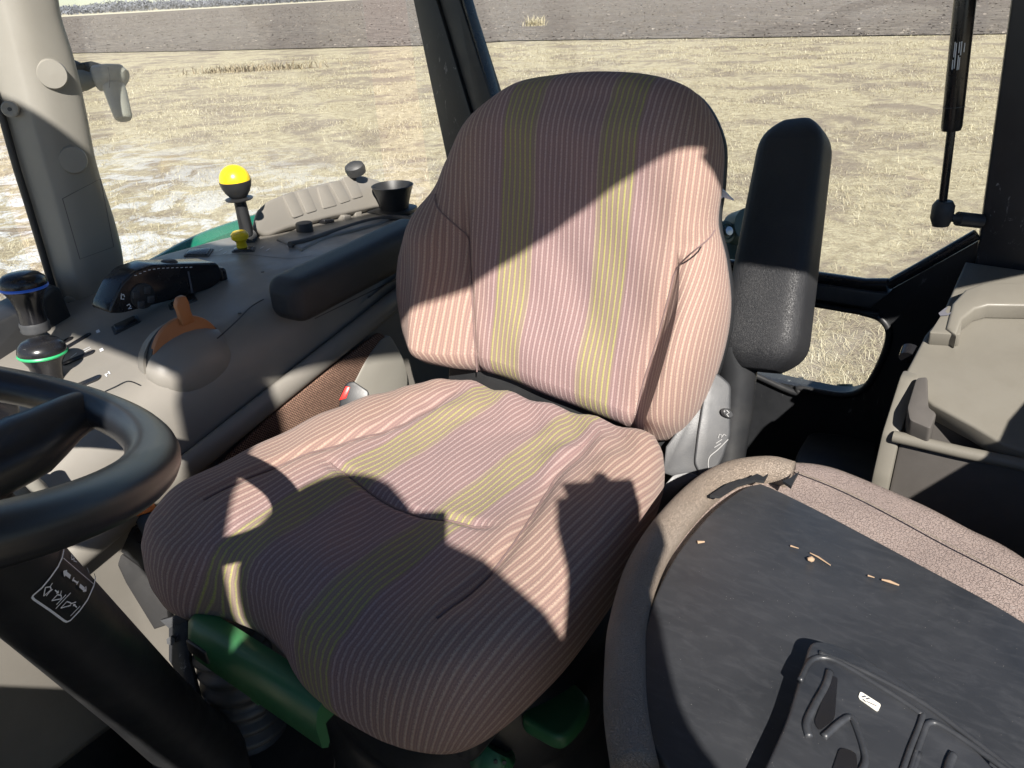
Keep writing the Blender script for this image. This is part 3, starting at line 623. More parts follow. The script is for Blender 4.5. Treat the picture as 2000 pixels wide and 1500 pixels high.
for p in ((428, 490), (436, 496), (508, 486), (520, 490)): ribbon('lid_mark', [surf(*p, .0012), surf(p[0] + 7, p[1] - 4, .0012)], .0015, up_n, 'white_print', con)
# raised rear switch bank: tan sloping pad with blank switch plates, ledge with switches, cup holder
xo = -.80
face = [(492, 447), (500, 412), (522, 392), (560, 376), (640, 355), (705, 341), (742, 352), (768, 372), (770, 400), (735, 404), (640, 425), (560, 446), (520, 462)]
q = [PX(px, py, -.715 - .0005 * max(0, (440 - py))) for px, py in face]
sb = prism('switch_bank', rnd_poly(q, .012), (-.03, .015, -.02), 'taupe', con, .006, 3); sb['label'] = 'tan sloping switch bank with blank plates'
bn = (q[2] - q[0]).cross(q[6] - q[2]).normalized(); bn = bn if bn.x > 0 else -bn
def onb(px, py): return pl(px, py, q[4], bn)
for a in ([(551, 383), (571, 374), (592, 420), (572, 427)], [(579, 376), (599, 368), (618, 412), (598, 418)], [(618, 366), (637, 360), (657, 402), (630, 409)], [(642, 358), (662, 352), (684, 392), (664, 399)], [(668, 348), (690, 343), (708, 384), (688, 390)]):
    p_ = [onb(*k) - bn * .003 for k in a]; prism('switch_plate', rnd_poly(p_, .005), bn * .0062, 'taupe', sb, .0015)
lathe('rear_knob', [(.0, .014), (.010, .013), (.0155, .008), (.0165, 0), (.0155, -.012), (.009, -.016)], onb(682, 336) + bn * .02, V((.2, -.45, .87)), 'rubber', con, sx=1.35)
tube('rear_knob_stem', [onb(690, 350), onb(682, 336) + bn * .02], .007, 'black_plastic', con)
ledge = [surf(*p) for p in ((540, 470), (600, 440), (740, 398), (800, 418), (740, 440), (640, 466), (590, 492))]
lb = prism('switch_ledge', [p + V((0, 0, -.02)) for p in ledge], (0, 0, .026), 'taupe', con, .006, 3)
def led(px, py): return surf(px, py, .006)
lathe('dial', [(.0165, 0), (.0165, .016), (.015, .018), (0, .018)], led(596, 452), (0, 0, 1), 'rubber', lb)
ribbon('dial_mark', [led(590, 432) + V((0, 0, .012)), led(596, 438) + V((0, 0, .012))], .0015, up_n, 'white_print', lb)
for (px, py, s_, m_) in ((634, 436, 1.1, 'black_gloss'), (672, 428, .85, 'taupe'), (694, 420, .8, 'taupe'), (720, 408, 1.0, 'black_gloss')):
    c_ = led(px, py); box('switch', c_ + V((0, 0, .004)), (.030 * s_, .026 * s_, .012), m_, lb, .003, Matrix.Rotation(radians(-12), 4, 'X'))
tube('ledge_rim', spline([led(*p) for p in ((566, 478), (600, 470), (660, 450), (720, 432), (770, 425), (805, 428))], 20, False), .006, 'taupe_dark', lb)
ch = thing('cup_holder', 'black round cup holder at the back end of the side console', 'cup holder', tuple(surf(770, 425)))
cc = PX(772, 412, -.70); prof = [(.030, 0), (.034, .02), (.042, .045), (.046, .056), (.0475, .058), (.0455, .059), (.043, .054), (.039, .04), (.031, .008), (0, .008)]
lathe('cup', prof, cc, (0, 0, 1), 'black_plastic', ch, n=36, angle=60)
prism('cup_bracket', rnd_poly([cc + V((a, b_, -.006)) for a, b_ in ((-.05, -.05), (.03, -.05), (.045, 0), (.03, .05), (-.05, .05))], .02), (0, 0, .012), 'black_plastic', ch, .003)

# ================================================================== DRIVER'S SEAT
seat = thing('operator_seat', "striped fabric tractor driver's seat on green and black suspension base", 'seat', (0, -.2, -.62))
# cushion
col_ = [(.15, .028), (.19, .006), (.215, -.06), (.236, -.16), (.246, -.28), (.242, -.375), (.218, -.445), (.165, -.476), (.10, -.482), (.045, -.478), (.0, -.462), (-.05, -.455), (-.10, -.462), (-.155, -.488), (-.212, -.472), (-.240, -.42), (-.250, -.31), (-.245, -.22), (-.225, -.11), (-.20, -.04), (-.175, .008), (-.13, .03), (0, .034)]
def hc(x, y):
    h = .012 - .055 * y
    h -= .034 * sst(-.385, -.50, y) ** 1.5                                   # waterfall front
    h += .009 * gau(abs(x) - .175, .05) * sst(.05, -.08, y)                  # side bolsters
    h -= .009 * gau(x, .10) * gau(y + .22, .16)                             # dished middle
    cx = .118 + .05 * sst(-.1, -.35, y)
    h -= .0075 * gau(abs(x) - cx, .009) * sst(.0, -.08, y) * sst(-.46, -.36, y)       # seam creases
    h -= .006 * gau(y + .285 - .12 * abs(x), .007) * sst(.14, .10, abs(x))            # cross seam
    wz = sst(-.24, -.07, y) * sst(.06, .02, y)
    h += wz * (.0017 * sin((x + .35 * y) * 95 + 2 * sin(y * 40)) * (.35 + gau(abs(x) - .11, .07)) + .0008 * sin((y + .4 * x) * 90 + 3 * x * 20))
    h += .0025 * sin(x * 31 + 1.3) * sin(y * 27) + .0012 * sin(x * 83 + y * 61)
    return h
pr_c = [(.060, -.088), (.034, -.087), (.014, -.080), (.004, -.068), (0, -.054), (0, -.040), (.003, -.022), (.010, -.010), (.020, -.003), (.032, -.0005)]
pillow('seat_cushion', col_, (0, 0, .022), (1, 0, 0), (0, 1, 0), (0, 0, 1), pr_c, hc, 'seat_fabric', seat, n=260, rings=90, cen=(0, -.2))
# backrest
RC = radians(11); bo = V((0, .055, -.005)); bu = V((0, sin(RC), cos(RC))); bf = V((0, -cos(RC), sin(RC)))
bol = [(.0, .016), (.10, .006), (.165, .000), (.200, .036), (.220, .115), (.222, .185), (.206, .245), (.188, .290), (.186, .340), (.177, .392), (.142, .438), (.090, .458), (.02, .464), (-.05, .460), (-.125, .444), (-.188, .398), (-.222, .340), (-.243, .292), (-.266, .250), (-.288, .190), (-.284, .115), (-.252, .055), (-.182, .026), (-.10, .026)]
def hb(x, v_):
    ax_ = abs(x); lowr = sst(.31, .22, v_) * sst(-.01, .06, v_)
    inner = .135 + .03 * sst(.0, .25, v_)
    h = (.060 * sst(inner, inner + .070, ax_) if x < 0 else .070 * sst(inner, inner + .058, ax_)) * lowr - .028 * sst(.195, .25, ax_) * lowr
    h -= .010 * gau(ax_ - inner + .004, .007) * sst(.33, .24, v_)           # seam crease
    h -= .020 * gau(x, .14) * gau(v_ - .2, .17)                             # hollow for the back
    h += .012 * gau(v_ - .09, .05) * gau(x, .12)                            # lumbar swell
    h -= .035 * sst(.37, .47, v_) ** 1.5                                    # rolled top
    h += .0018 * sin(x * 27 + 1) * sin(v_ * 24) + .0008 * sin(x * 70 + v_ * 50)
    return h
pr_b = [(.03, -.047), (.012, -.045), (.003, -.037), (0, -.022), (.002, .000), (.010, .020), (.022, .032), (.036, .038)]
bk = pillow('backrest', bol, bo + bf * .0, (1, 0, 0), bu, bf, pr_b, hb, 'seat_fabric', seat, n=260, rings=90, cen=(0, .23), arcf=lambda x, v_: .045 * sst(.14, .23, abs(x)) * sst(.38, .16, v_))
def seam(fn, parent):
    pts = [fn(k / 40) for k in range(41)]; tube('seam', pts, .0011, 'seam_thread', parent, n=6)
def bpt(x, v_): return bo + V((x, 0, 0)) + bu * v_ + bf * (.0388 + hb(x, v_))
for sg in (-1, 1): seam(lambda f: bpt(sg * (.131 + .03 * sst(.0, .25, .035 + .25 * f) + .05 * sst(.75, 1, f)), .035 + .255 * f), bk)
def cpt(x, y): return V((x, y, .0225 + hc(x, y)))
for sg in (-1, 1): seam(lambda f: cpt(sg * (.118 + .05 * sst(-.1, -.35, -.03 - .38 * f)), -.03 - .38 * f), bk.parent)
seam(lambda f: cpt(-.12 + .24 * f, -.285 + .12 * abs(-.12 + .24 * f)), bk.parent)
# dark shell behind the backrest
sh = [(a * .975, .235 + (c_ - .235) * .985) for a, c_ in bol]
pillow('back_shell', sh, bo - bf * .044, (1, 0, 0), bu, bf, [(.02, -.02), (.004, -.017), (0, -.010), (.002, -.002), (.012, .0)], lambda x, y: 0, 'black_plastic', seat, n=120, rings=4, cen=(0, .23))
prism('back_bracket', [bo + bu * a + V((x_, 0, 0)) - bf * .03 for x_, a in ((-.21, .04), (.21, .04), (.21, -.13), (-.21, -.13))], bf * .03, 'black_plastic', seat, .006)
# torn foam along the bottom edge of the backrest and behind its right side
def tear(pxs, y, parent, ext=(0, .004, 0)): prism('torn_lining', [PY(*p, y) for p in pxs], ext, 'foam_white', parent, 0)
tear([(902, 748), (925, 752), (950, 765), (975, 772), (985, 778), (955, 776), (940, 778), (934, 790), (928, 775), (915, 764)], .005, bk)
tear([(1206, 845), (1218, 852), (1238, 872), (1226, 868), (1212, 860)], .0, bk)
tear([(1398, 345), (1410, 370), (1432, 392), (1412, 385), (1405, 392), (1400, 372)], .16, bk)
tear([(1398, 378), (1410, 382), (1404, 396), (1397, 400)], .155, bk)
# recliner side cover (grey plastic, right of the backrest)
g1 = [(1388, 722), (1410, 735), (1428, 752), (1427, 850), (1412, 895), (1392, 930), (1370, 935), (1355, 905), (1362, 845), (1372, 780)]
rc_ = prism('recliner_cover', rnd_poly([at(px, py, 0.9950) for px, py in g1], .006), at(1400, 800, 1.0250) - at(1400, 800, 0.9950), 'grey_plastic', seat, .004, 3)
g2 = [(1374, 757), (1386, 728), (1376, 762), (1368, 850), (1360, 905), (1372, 932), (1330, 940), (1293, 926), (1300, 872), (1335, 825)]
prism('recliner_flange', [at(px, py, 1.0000) for px, py in ((1374, 757), (1387, 730), (1392, 760), (1372, 860), (1366, 905), (1374, 934), (1335, 938), (1294, 924), (1300, 872), (1330, 830))], at(1350, 850, 1.0250) - at(1350, 850, 1.0000), 'grey_plastic', seat, .003, 2)
cn = -FV
lathe('logo_badge', [(.0095, -.003), (.0095, .002), (.008, .003), (.0078, .0015), (0, .0015)], at(1421, 807, 0.9910), cn + RV * .6, 'grey_plastic', rc_, sx=.6)
ribbon('badge_mark', [at(x_, y_, 0.9885) for x_, y_ in ((1419, 801), (1424, 806), (1419, 809), (1423, 814))], .0012, lambda p: cn, 'worn_mark', rc_)
ribbon('moulded_mark', [at(x_, y_, 0.9935) for x_, y_ in ((1402, 856), (1405, 848), (1410, 850), (1408, 855), (1414, 848), (1418, 851))], .0010, lambda p: cn, 'worn_mark', rc_)
for p0, p1 in (((1398, 866), (1410, 858)), ((1395, 874), (1408, 866))): ribbon('moulded_mark', [at(*p0, 0.9935), at(*p1, 0.9935)], .0009, lambda p: cn, 'worn_mark', rc_)
ribbon('cover_seam', spline([at(x_, y_, 0.9938) for x_, y_ in ((1422, 858), (1402, 878), (1386, 892), (1383, 908), (1386, 922))], 14, False), .0011, lambda p: cn, 'worn_mark', rc_)
prism('recliner_lever', rnd_poly([at(px, py, 1.0) for px, py in ((1265, 1000), (1285, 962), (1315, 928), (1345, 922), (1364, 930), (1330, 952), (1300, 985), (1280, 1010))], .004), at(1300, 960, 0.9900) - at(1300, 960, 1.0), 'steel_dark', seat, .004)
tube('armrest_pivot', [at(1428, 665, 1.08), at(1440, 720, 1.10), at(1432, 800, 1.12), at(1420, 900, 1.13)], [.02, .028, .028, .025], 'black_plastic', seat)
# right armrest (down)
def pad(name, o, ex, ey, ez, L, wd, th, r_, mat, tp=(1, 1)):
    """rounded bar: length along ex"""
    ex, ey, ez, o = V(ex), V(ey), V(ez), V(o); secs = []; m = 44; n_ = 44
    vs_, fs = [], []
    for i in range(m):
        f = i / (m - 1); s = L * (.5 - .5 * cos(pi * f)); e = min(s, L - s); k = 1 - max(0, 1 - e / r_) ** 2.6 * .55
        if i in (0, m - 1): k = .30
        k *= tp[0] + (tp[1] - tp[0]) * s / L
        for j in range(n_):
            t = 2 * pi * j / n_; cx, sx_ = cos(t), sin(t); p = 4.0
            rr = (abs(cx) ** p + abs(sx_) ** p) ** (-1 / p); vs_.append(o + ex * s + ey * (cx * rr * wd / 2 * k) + ez * (sx_ * rr * th / 2 * k))
    for i in range(m - 1):
        for j in range(n_): fs.append((i * n_ + j, i * n_ + (j + 1) % n_, (i + 1) * n_ + (j + 1) % n_, (i + 1) * n_ + j))
    fs += [tuple(range(n_)), tuple((m - 1) * n_ + j for j in range(n_))]
    return mk(name, vs_, fs, mat, seat)
ra = pad('armrest', (-.352, -.128, .160), V((-.02, .33, .012)).normalized(), (1, .06, 0), (0, 0, 1), .33, .070, .066, .028, 'arm_leather'); ra['label'] = 'lowered black armrest'
ribbon('armrest_seam', [V((-.3165, y, .134 + .03 * (y + .1))) for y in np.linspace(-.10, .12, 8)], .0015, lambda p: V((1, 0, 0)), 'black_plastic', ra)
# left armrest (folded up beside the backrest)
A, B = at(1484, 724, 1.075), at(1560, 240, 1.09); axx = (B - A).normalized(); lx = (RV * .78 - FV * .62); lx = (lx - axx * lx.dot(axx)).normalized(); lz = axx.cross(lx)
la = pad('armrest', A, axx, lx, lz, (B - A).length, .102, .080, .05, 'arm_leather', (1.14, .90)); la['label'] = 'black armrest folded upright'
# green seat pan: front handle, side levers, knob; black bellows and bracket
hp = [V((-.165, -.445, -.085)), V((-.150, -.462, -.066)), V((-.10, -.470, -.058)), V((.0, -.472, -.062)), V((.06, -.466, -.070))]
prof = [(-.012, .022), (.006, .026), (.020, .018), (.026, .0), (.024, -.030), (.016, -.036), (.012, -.030), (.012, -.004), (-.012, -.002)]
vs_, fs = [], []; xs = np.linspace(-.158, .075, 30)
for x_ in xs:
    e = sst(-.158, -.125, x_); s_ = .35 + .65 * e
    for a, c_ in prof: vs_.append((x_, -.470 - a * .8 * s_ + .02 * (1 - e), -.058 + c_ * .95 * (.5 + .5 * e) - .0))
k_ = len(prof)
for i in range(len(xs) - 1):
    for j in range(k_): fs.append((i * k_ + j, i * k_ + (j + 1) % k_, (i + 1) * k_ + (j + 1) % k_, (i + 1) * k_ + j))
fs += [tuple(range(k_)), tuple((len(xs) - 1) * k_ + j for j in range(k_))]
gh = mk('front_handle', vs_, fs, 'green_plastic', seat, angle=50)
gh['label'] = 'green plastic front handle under the cushion'
box('handle_slot', (-.110, -.4905, -.064), (.034, .005, .018), 'black_plastic', gh, .003)
box('handle_bracket', (-.03, -.486, -.092), (.012, .003, .006), 'green_plastic', gh, .001)
box('seat_pan', (-.01, -.20, -.098), (.40, .42, .06), 'black_plastic', seat, .015)
def green_lever(pxs, z):
    q = [PZ(*p, z) for p in pxs]; return prism('adjust_lever', rnd_poly(q, .016), (0, 0, -.022), 'green_plastic', seat, .006, 3)
lv = green_lever([(1010, 1400), (1095, 1300), (1155, 1365), (1145, 1395), (1098, 1448)], -.15)
green_lever([(1148, 1238), (1185, 1180), (1245, 1200), (1215, 1262)], -.145)
tube('adjust_knob', [PZ(958, 1492, -.20), PZ(966, 1470, -.185), PZ(970, 1462, -.182)], [.024, .024, .018], 'green_plastic', seat, n=20)
for p in ((968, 1487), (985, 1488), (960, 1482)): lathe('knob_dimple', [(.0022, 0), (.0022, .002), (0, .002)], PZ(p[0], p[1], -.176), -FV, 'black_plastic', seat, n=10)
cx_, cy_ = PX(425, 1300, -.16).y, 0
bc = at(435, 1225, 1.02); bd = at(480, 1400, 1.10); pth, rad = [], []
for i in range(46):
    f = i / 45; pth.append(bc.lerp(bd, f) + V((.012 * sin(f * 3), 0, 0))); rad.append(.040 + .018 * f + .0055 * sin(f * 2 * pi * 7) + .002 * sin(f * 51))
tube('suspension_boot', pth, rad, 'rubber', seat, n=30, angle=80)
pth, rad = [], []
for i in range(60):
    f = i / 59; pth.append(V((.02, -.20, -.135 - .47 * f))); rad.append(.185 + .014 * abs(sin(f * pi * 4)) ** .6 + .02 * f)
tube('suspension_bellows', pth, rad, 'black_plastic', seat, n=48, angle=80)
# seat-belt buckle
q = [at(*p, 1.13) for p in ((676, 748), (690, 744), (720, 764), (724, 800), (662, 800), (664, 776))]
sbk = prism('belt_buckle', rnd_poly(q, .004), at(690, 770, 1.15) - at(690, 770, 1.13), 'black_plastic', seat, .003)
prism('release_button', [at(*p, 1.129) for p in ((675, 754), (684, 756), (676, 778), (662, 782))], FV * .004, 'red_plastic', sbk, .001)

# ================================================================== FOLDED PASSENGER SEAT
ps = thing('folded_passenger_seat', 'folded passenger seat, worn tan vinyl round a scuffed black panel with cup tray', 'seat', (.5, -.2, -.62))
ZP = .045
o_px = [(1199, 1290), (1203, 1190), (1232, 1090), (1290, 1000), (1350, 940), (1420, 908), (1510, 899), (1600, 904), (1680, 926), (1800, 978), (1900, 1028), (2000, 1082)]
ol = [PZ(*p, ZP - .012) for p in o_px]; ol = [(p.x, p.y) for p in ol] + [(.66, -.085), (.715, -.13), (.735, -.25), (.725, -.40), (.66, -.475), (.53, -.49), (.43, -.475)] + [(lambda p: (p.x, p.y))(PZ(*p, ZP - .012)) for p in ((1275, 1500), (1222, 1400))]
pd = pillow('vinyl_pad', ol, (0, 0, ZP - .012), (1, 0, 0), (0, 1, 0), (0, 0, 1), [(.03, -.10), (.012, -.095), (.002, -.075), (0, -.045), (0, -.016), (.004, -.004), (.012, .004), (.022, .008)], lambda x, y: .0015 * sin(x * 40) * sin(y * 37) - .004 * sst(.03, -.0, abs(y + .02 + .3 * (x - .4))) * 0, 'vinyl', ps, n=260, rings=24, cen=(.52, -.22))
e_px = [(1250, 1320), (1252, 1260), (1275, 1180), (1320, 1090), (1385, 1010), (1440, 965), (1475, 951), (1500, 955), (1600, 1003), (1800, 1110), (2000, 1222)]
pe = [PZ(*p, ZP + .004) for p in e_px] + [V((.66, -.19, ZP + .004)), V((.70, -.24, ZP + .004)), V((.70, -.38, ZP + .004)), V((.63, -.45, ZP + .004)), V((.5, -.465, ZP + .004))] + [PZ(*p, ZP + .004) for p in ((1300, 1500), (1262, 1410))]
pe = spline(pe, 150); pan = prism('back_panel', [p + V((0, 0, -.010)) for p in pe], (0, 0, .014), 'panel_black', ps, .003, 3)
# foam-edged rim between panel and vinyl on the seat side, with a torn seam
rim = spline([PZ(*p, ZP + .001) for p in ((1240, 1500), (1224, 1400), (1222, 1300), (1228, 1220), (1255, 1120), (1305, 1035), (1370, 965), (1430, 930), (1500, 920), (1545, 930))], 60, False)
vs_, fs = tube_data(rim, .0175, 16, flat=1.0, upv=(0, 0, 1)); mk('worn_edging', vs_, fs, 'rim_vinyl', ps)
for q in ([(1386, 972), (1420, 950), (1455, 938), (1474, 942), (1440, 952), (1405, 974)], [(1462, 938), (1478, 930), (1490, 936), (1500, 930), (1492, 944), (1474, 942)], [(1528, 944), (1540, 940), (1560, 926), (1550, 944), (1545, 955)]):
    prism('torn_seam', [PZ(*p, ZP + .0155) for p in q], (0, 0, .0035), 'black_plastic', ps, 0)
ribbon('vinyl_seam', spline([PZ(*p, ZP + .0005) for p in ((1550, 920), (1640, 955), (1760, 1015), (1880, 1078), (2010, 1146))], 30, False), .0022, up_n, 'rim_vinyl', ps)
# raised cup tray
ZT = ZP + .008
def tray(pxs, h, r_=.012, name='cup_tray', par=ps, ins=0):
    q = rnd_poly([PZ(*p, ZT) for p in pxs], r_, 6); return q
tq = tray([(1578, 1278), (1640, 1292), (1760, 1362), (1830, 1430), (1900, 1500), (1960, 1570), (1560, 1720), (1440, 1640), (1530, 1440)], .02, .014)
TH = .018
tr_ = prism('cup_tray', [p + V((0, 0, -.004)) for p in tq], (0, 0, TH + .004), 'panel_black', ps, .003, 3)
ZQ = ZT + TH
def rimline(name, pxs, wd, h=.003, mat='panel_black', closed=False, n_=40):
    p_ = spline([PZ(*p, ZQ) for p in pxs], n_, closed); v_, f_ = tube_data(p_, wd, 10, upv=(0, 0, 1), flat=1.0, closed=closed); return mk(name, v_, f_, mat, tr_)
rimline('tray_ridge', [(1600, 1275), (1680, 1308), (1790, 1366), (1880, 1430), (1985, 1510)], .0022)
rimline('tray_ridge', [(1562, 1330), (1585, 1290), (1625, 1288), (1700, 1330), (1790, 1388), (1800, 1404), (1775, 1470), (1755, 1530)], .0022)
rimline('tray_ridge', [(1795, 1470), (1770, 1540)], .002, n_=6)
rimline('tray_ridge', [(1770, 1530), (1800, 1440), (1815, 1412), (1850, 1424), (1960, 1500), (2010, 1540)], .0022)
rimline('holder_rib', [(1620, 1312), (1612, 1340), (1590, 1380), (1575, 1415), (1580, 1440)], .0030, n_=20)
rimline('holder_rib', [(1608, 1440), (1640, 1412), (1660, 1402), (1672, 1420), (1690, 1480), (1680, 1510)], .0026, n_=24)
rimline('holder_rib', [(1862, 1474), (1854, 1490), (1846, 1520)], .0030, n_=8)
for pxs in ([(1622, 1320), (1636, 1324), (1630, 1405), (1600, 1428), (1590, 1412)], [(1640, 1460), (1672, 1470), (1676, 1520), (1620, 1520)]):
    prism('pocket_shade', rnd_poly([PZ(*p, ZQ + .0004) for p in pxs], .004), (0, 0, .0006), 'black_gloss', tr_, 0)  # flat dark patches paint the shade inside the holder pockets
st_ = prism('paper_label', rnd_poly([PZ(*p, ZQ + .0003) for p in ((1680, 1351), (1721, 1377), (1714, 1391), (1676, 1364))], .002), (0, 0, .0006), 'paper', tr_, 0)
for a_, c_ in (((1684, 1362), (1692, 1360)), ((1692, 1366), (1699, 1364)), ((1694, 1371), (1712, 1379)), ((1686, 1366), (1691, 1371))): ribbon('label_print', [PZ(*a_, ZQ + .0014), PZ(*c_, ZQ + .0014)], .0009, up_n, 'ink', st_, lift=.0002)
# seat base under the folded back
box('seat_base', (.52, -.22, -.15), (.34, .36, .17), 'taupe_dark', ps, .03); box('base_pillar', (.53, -.22, -.43), (.22, .26, .38), 'black_plastic', ps, .02)
# plant crumbs lying on the panel
for i, (pts, r_, lb_) in enumerate(((((1582, 1080), (1598, 1088), (1622, 1104)), .0012, 'thin dry stem fragment lying on the black panel'), (((1577, 1092), (1585, 1092), (1590, 1094)), .0035, 'round dry seed head lying on the black panel'), (((1695, 1124), (1708, 1128)), .0012, 'short dry leaf scrap on the panel near the vinyl edge'), (((1722, 1132), (1738, 1136), (1756, 1143)), .0018, 'long dry leaf scrap on the panel near the vinyl edge'), (((1544, 1066), (1560, 1071)), .0013, 'tiny dry leaf scrap above the seed head'), (((1362, 1059), (1376, 1058)), .0022, 'dry crumb by the left curve of the black panel'))):
    o = tube('plant_scrap', [PZ(*p, ZP + .009 + r_ * .6) for p in pts], [r_ * .4] + [r_ * .8] * (len(pts) - 2) + [r_ * .4] if len(pts) > 2 else [r_ * .7, r_ * .35], 'twig_m', None, n=8, flat=1.3); tag(o, lb_, 'plant scrap', 'dry plant scraps on the panel')

# ================================================================== STORAGE BOX (right rear)
sb_ = thing('storage_box', 'tan storage box with sloping lid behind the folded seat', 'storage box', (.6, .35, -.62))
LN = V((0, -.358, .934)).normalized(); LO = V((.42, .28, .052))
def lidp(px, py, off=0): return pl(px, py, LO + LN * off, LN)
lid = [lidp(*p) for p in ((1886, 510), (1838, 618), (1808, 652), (1763, 738), (1768, 742), (1822, 790), (1900, 832), (1960, 868), (2010, 885))] + [V((.82, .2, .052 - .08 * .383)), V((.82, .545, .052 + .265 * .383))] + [lidp(2010, 528)]
lb2 = prism('lid', lid, -LN * .03, 'box_tan', sb_, .004, 3)
# grip: arched raised band across the back of the lid
gp = [(1848, 640), (1860, 592), (1885, 565), (1920, 552), (2020, 550)]; gi = [(1868, 655), (1880, 622), (1905, 602), (1930, 595), (2020, 596)]
grip = [lidp(*p, .026) for p in gp] + [lidp(*p, .026) for p in gi[::-1]]
prism('lid_grip', grip, -LN * .027, 'box_tan', lb2, .004, 3)
prism('grip_end', rnd_poly([lidp(*p, .022) for p in ((1822, 640), (1850, 596), (1870, 600), (1882, 600), (1876, 654), (1814, 650))], .004), -LN * .024, 'box_tan', lb2, .003)
prism('grip_tear', [lidp(*p, .0238) for p in ((1833, 612), (1846, 602), (1852, 600), (1846, 608), (1850, 613), (1862, 608), (1852, 616), (1836, 617))], LN * .0006, 'ink', lb2, 0)
# body with the open front tray
bx0, bx1 = .41, .82
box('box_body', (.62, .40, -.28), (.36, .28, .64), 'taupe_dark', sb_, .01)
lw = [at(1765, 735, .985), at(1790, 735, .985), at(1752, 850, .945), at(1748, 930, .935), at(1725, 1000, .93), at(1660, 1000, .95), at(1690, 930, .955), at(1728, 830, .975)]
prism('tray_side', rnd_poly([V((.405, y, z)) for y, z in ((.30, .058), (.28, .056), (.215, .0), (.205, -.06), (.205, -.30), (.30, -.30))], .006), (.022, 0, 0), 'box_tan', sb_, .005)
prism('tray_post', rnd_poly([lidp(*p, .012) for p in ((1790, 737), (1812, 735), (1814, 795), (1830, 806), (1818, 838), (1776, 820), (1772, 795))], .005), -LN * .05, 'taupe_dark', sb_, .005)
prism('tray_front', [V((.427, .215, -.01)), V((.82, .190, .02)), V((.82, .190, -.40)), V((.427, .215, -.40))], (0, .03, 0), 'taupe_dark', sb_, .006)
tube('tray_lip', [V((.42, .213, .0)), V((.50, .208, .004)), V((.60, .203, .012)), V((.82, .19, .022))], .008, 'box_tan', sb_, n=12)
tube('lid_latch', [V((.402, .345, .055)), V((.402, .36, .063))], .012, 'black_gloss', sb_)
# carpeted step box on the floor behind the seat
stp = thing('step_box', 'low dark grey box on the floor under the small rear window', 'box', (.3, .42, -.62))
prism('box_top', rnd_poly([PZ(*p, -.21) for p in ((1582, 842), (1712, 852), (1720, 960), (1540, 945), (1558, 880))], .015), (0, 0, -.03), 'grey_plastic', stp, .006, 3)
q = [PZ(*p, -.215) for p in ((1590, 850), (1712, 858), (1716, 955), (1548, 938))]; prism('box_side', q, (0, 0, -.40), 'grey_plastic', stp, .004)

# ================================================================== STEERING WHEEL AND COLUMN
WC = V((-.009, -.722, .357)); wn = V((-.011, .395, .919)).normalized(); wa = V((0, 1, 0)).cross(wn).normalized(); wb = wn.cross(wa)
sw = thing('steering_wheel', 'black steering wheel with thick moulded rim at the left edge', 'steering wheel', tuple(WC))
RW = .195
vs_, fs = [], []; n1, n2 = 120, 22
for i in range(n1):
    a = 2 * pi * i / n1; d = wa * cos(a) + wb * sin(a)
    for j in range(n2):
        t = 2 * pi * j / n2; r_ = .0150 + .0016 * cos(2 * t) + .0011 * gau(((t - 2.3 + pi) % (2 * pi)) - pi, .3)
        vs_.append(WC + d * (RW + r_ * cos(t)) + wn * (r_ * sin(t)))
for i in range(n1):
    for j in range(n2): fs.append((i * n2 + j, i * n2 + (j + 1) % n2, ((i + 1) % n1) * n2 + (j + 1) % n2, ((i + 1) % n1) * n2 + j))
mk('rim', vs_, fs, 'wheel_rubber', sw)
for ang_, lb_ in ((97, 'spoke'), (212, 'spoke'), (330, 'spoke')):
    a = radians(ang_); d = wa * cos(a) + wb * sin(a); tg = wn.cross(d)
    sp_ = tube('spoke', spline([WC - wn * .055 + d * .02, WC - wn * .05 + d * .08, WC - wn * .028 + d * .14, WC - wn * .006 + d * .178, WC + d * .197 + tg * .0], 14, False), [.022] * 8 + [.019, .0165, .015, .0145, .0145, .014], 'wheel_rubber', sw, flat=1.25, n=18)
    sleeve = [WC - wn * (.022 - .0) + d * .150, WC - wn * .0205 + d * .1515]; tube('spoke_joint', sleeve, .0178, 'steel_dark', sp_, flat=1.2, n=20)
lathe('hub', [(.0, -.018), (.03, -.020), (.048, -.030), (.052, -.045), (.05, -.075), (.04, -.085)], WC, wn, 'black_plastic', sw, n=32)
# column
c0, c1 = at(12, 1106, .565), at(280, 1362, .82)
CA = (c1 - c0).normalized(); c00 = c0 - CA * .05
colm = thing('steering_column', 'black steering column shroud with white symbol decal under the wheel', 'steering column', tuple(c1))
pth = [c00.lerp(c1, f) for f in (0, .12, .3, .6, 1.0)]; RCOL = .037
tube('shroud', [V(WC - wn * .075), c00, c00.lerp(c1, .12), c00.lerp(c1, .35), c1, c1 + CA * .16, c1 + CA * .24, c1 + CA * .24 + V((0, -.03, -.22))], [.04, .04, RCOL, RCOL, RCOL + .002, RCOL + .006, .055, .075], 'black_plastic', colm, n=40, angle=60)
def oncol(px, py, lift=.0008):
    d = ray(px, py); w0 = CAMP - c00; dp_ = d - CA * d.dot(CA); wp = w0 - CA * w0.dot(CA); R_ = RCOL + lift
    A_, B_, C__ = dp_.dot(dp_), 2 * dp_.dot(wp), wp.dot(wp) - R_ * R_; D_ = max(0, B_ * B_ - 4 * A_ * C__); return CAMP + d * ((-B_ - math.sqrt(D_)) / (2 * A_))
def cnrm(p): q = p - c00; q = q - CA * q.dot(CA); return q.normalized()
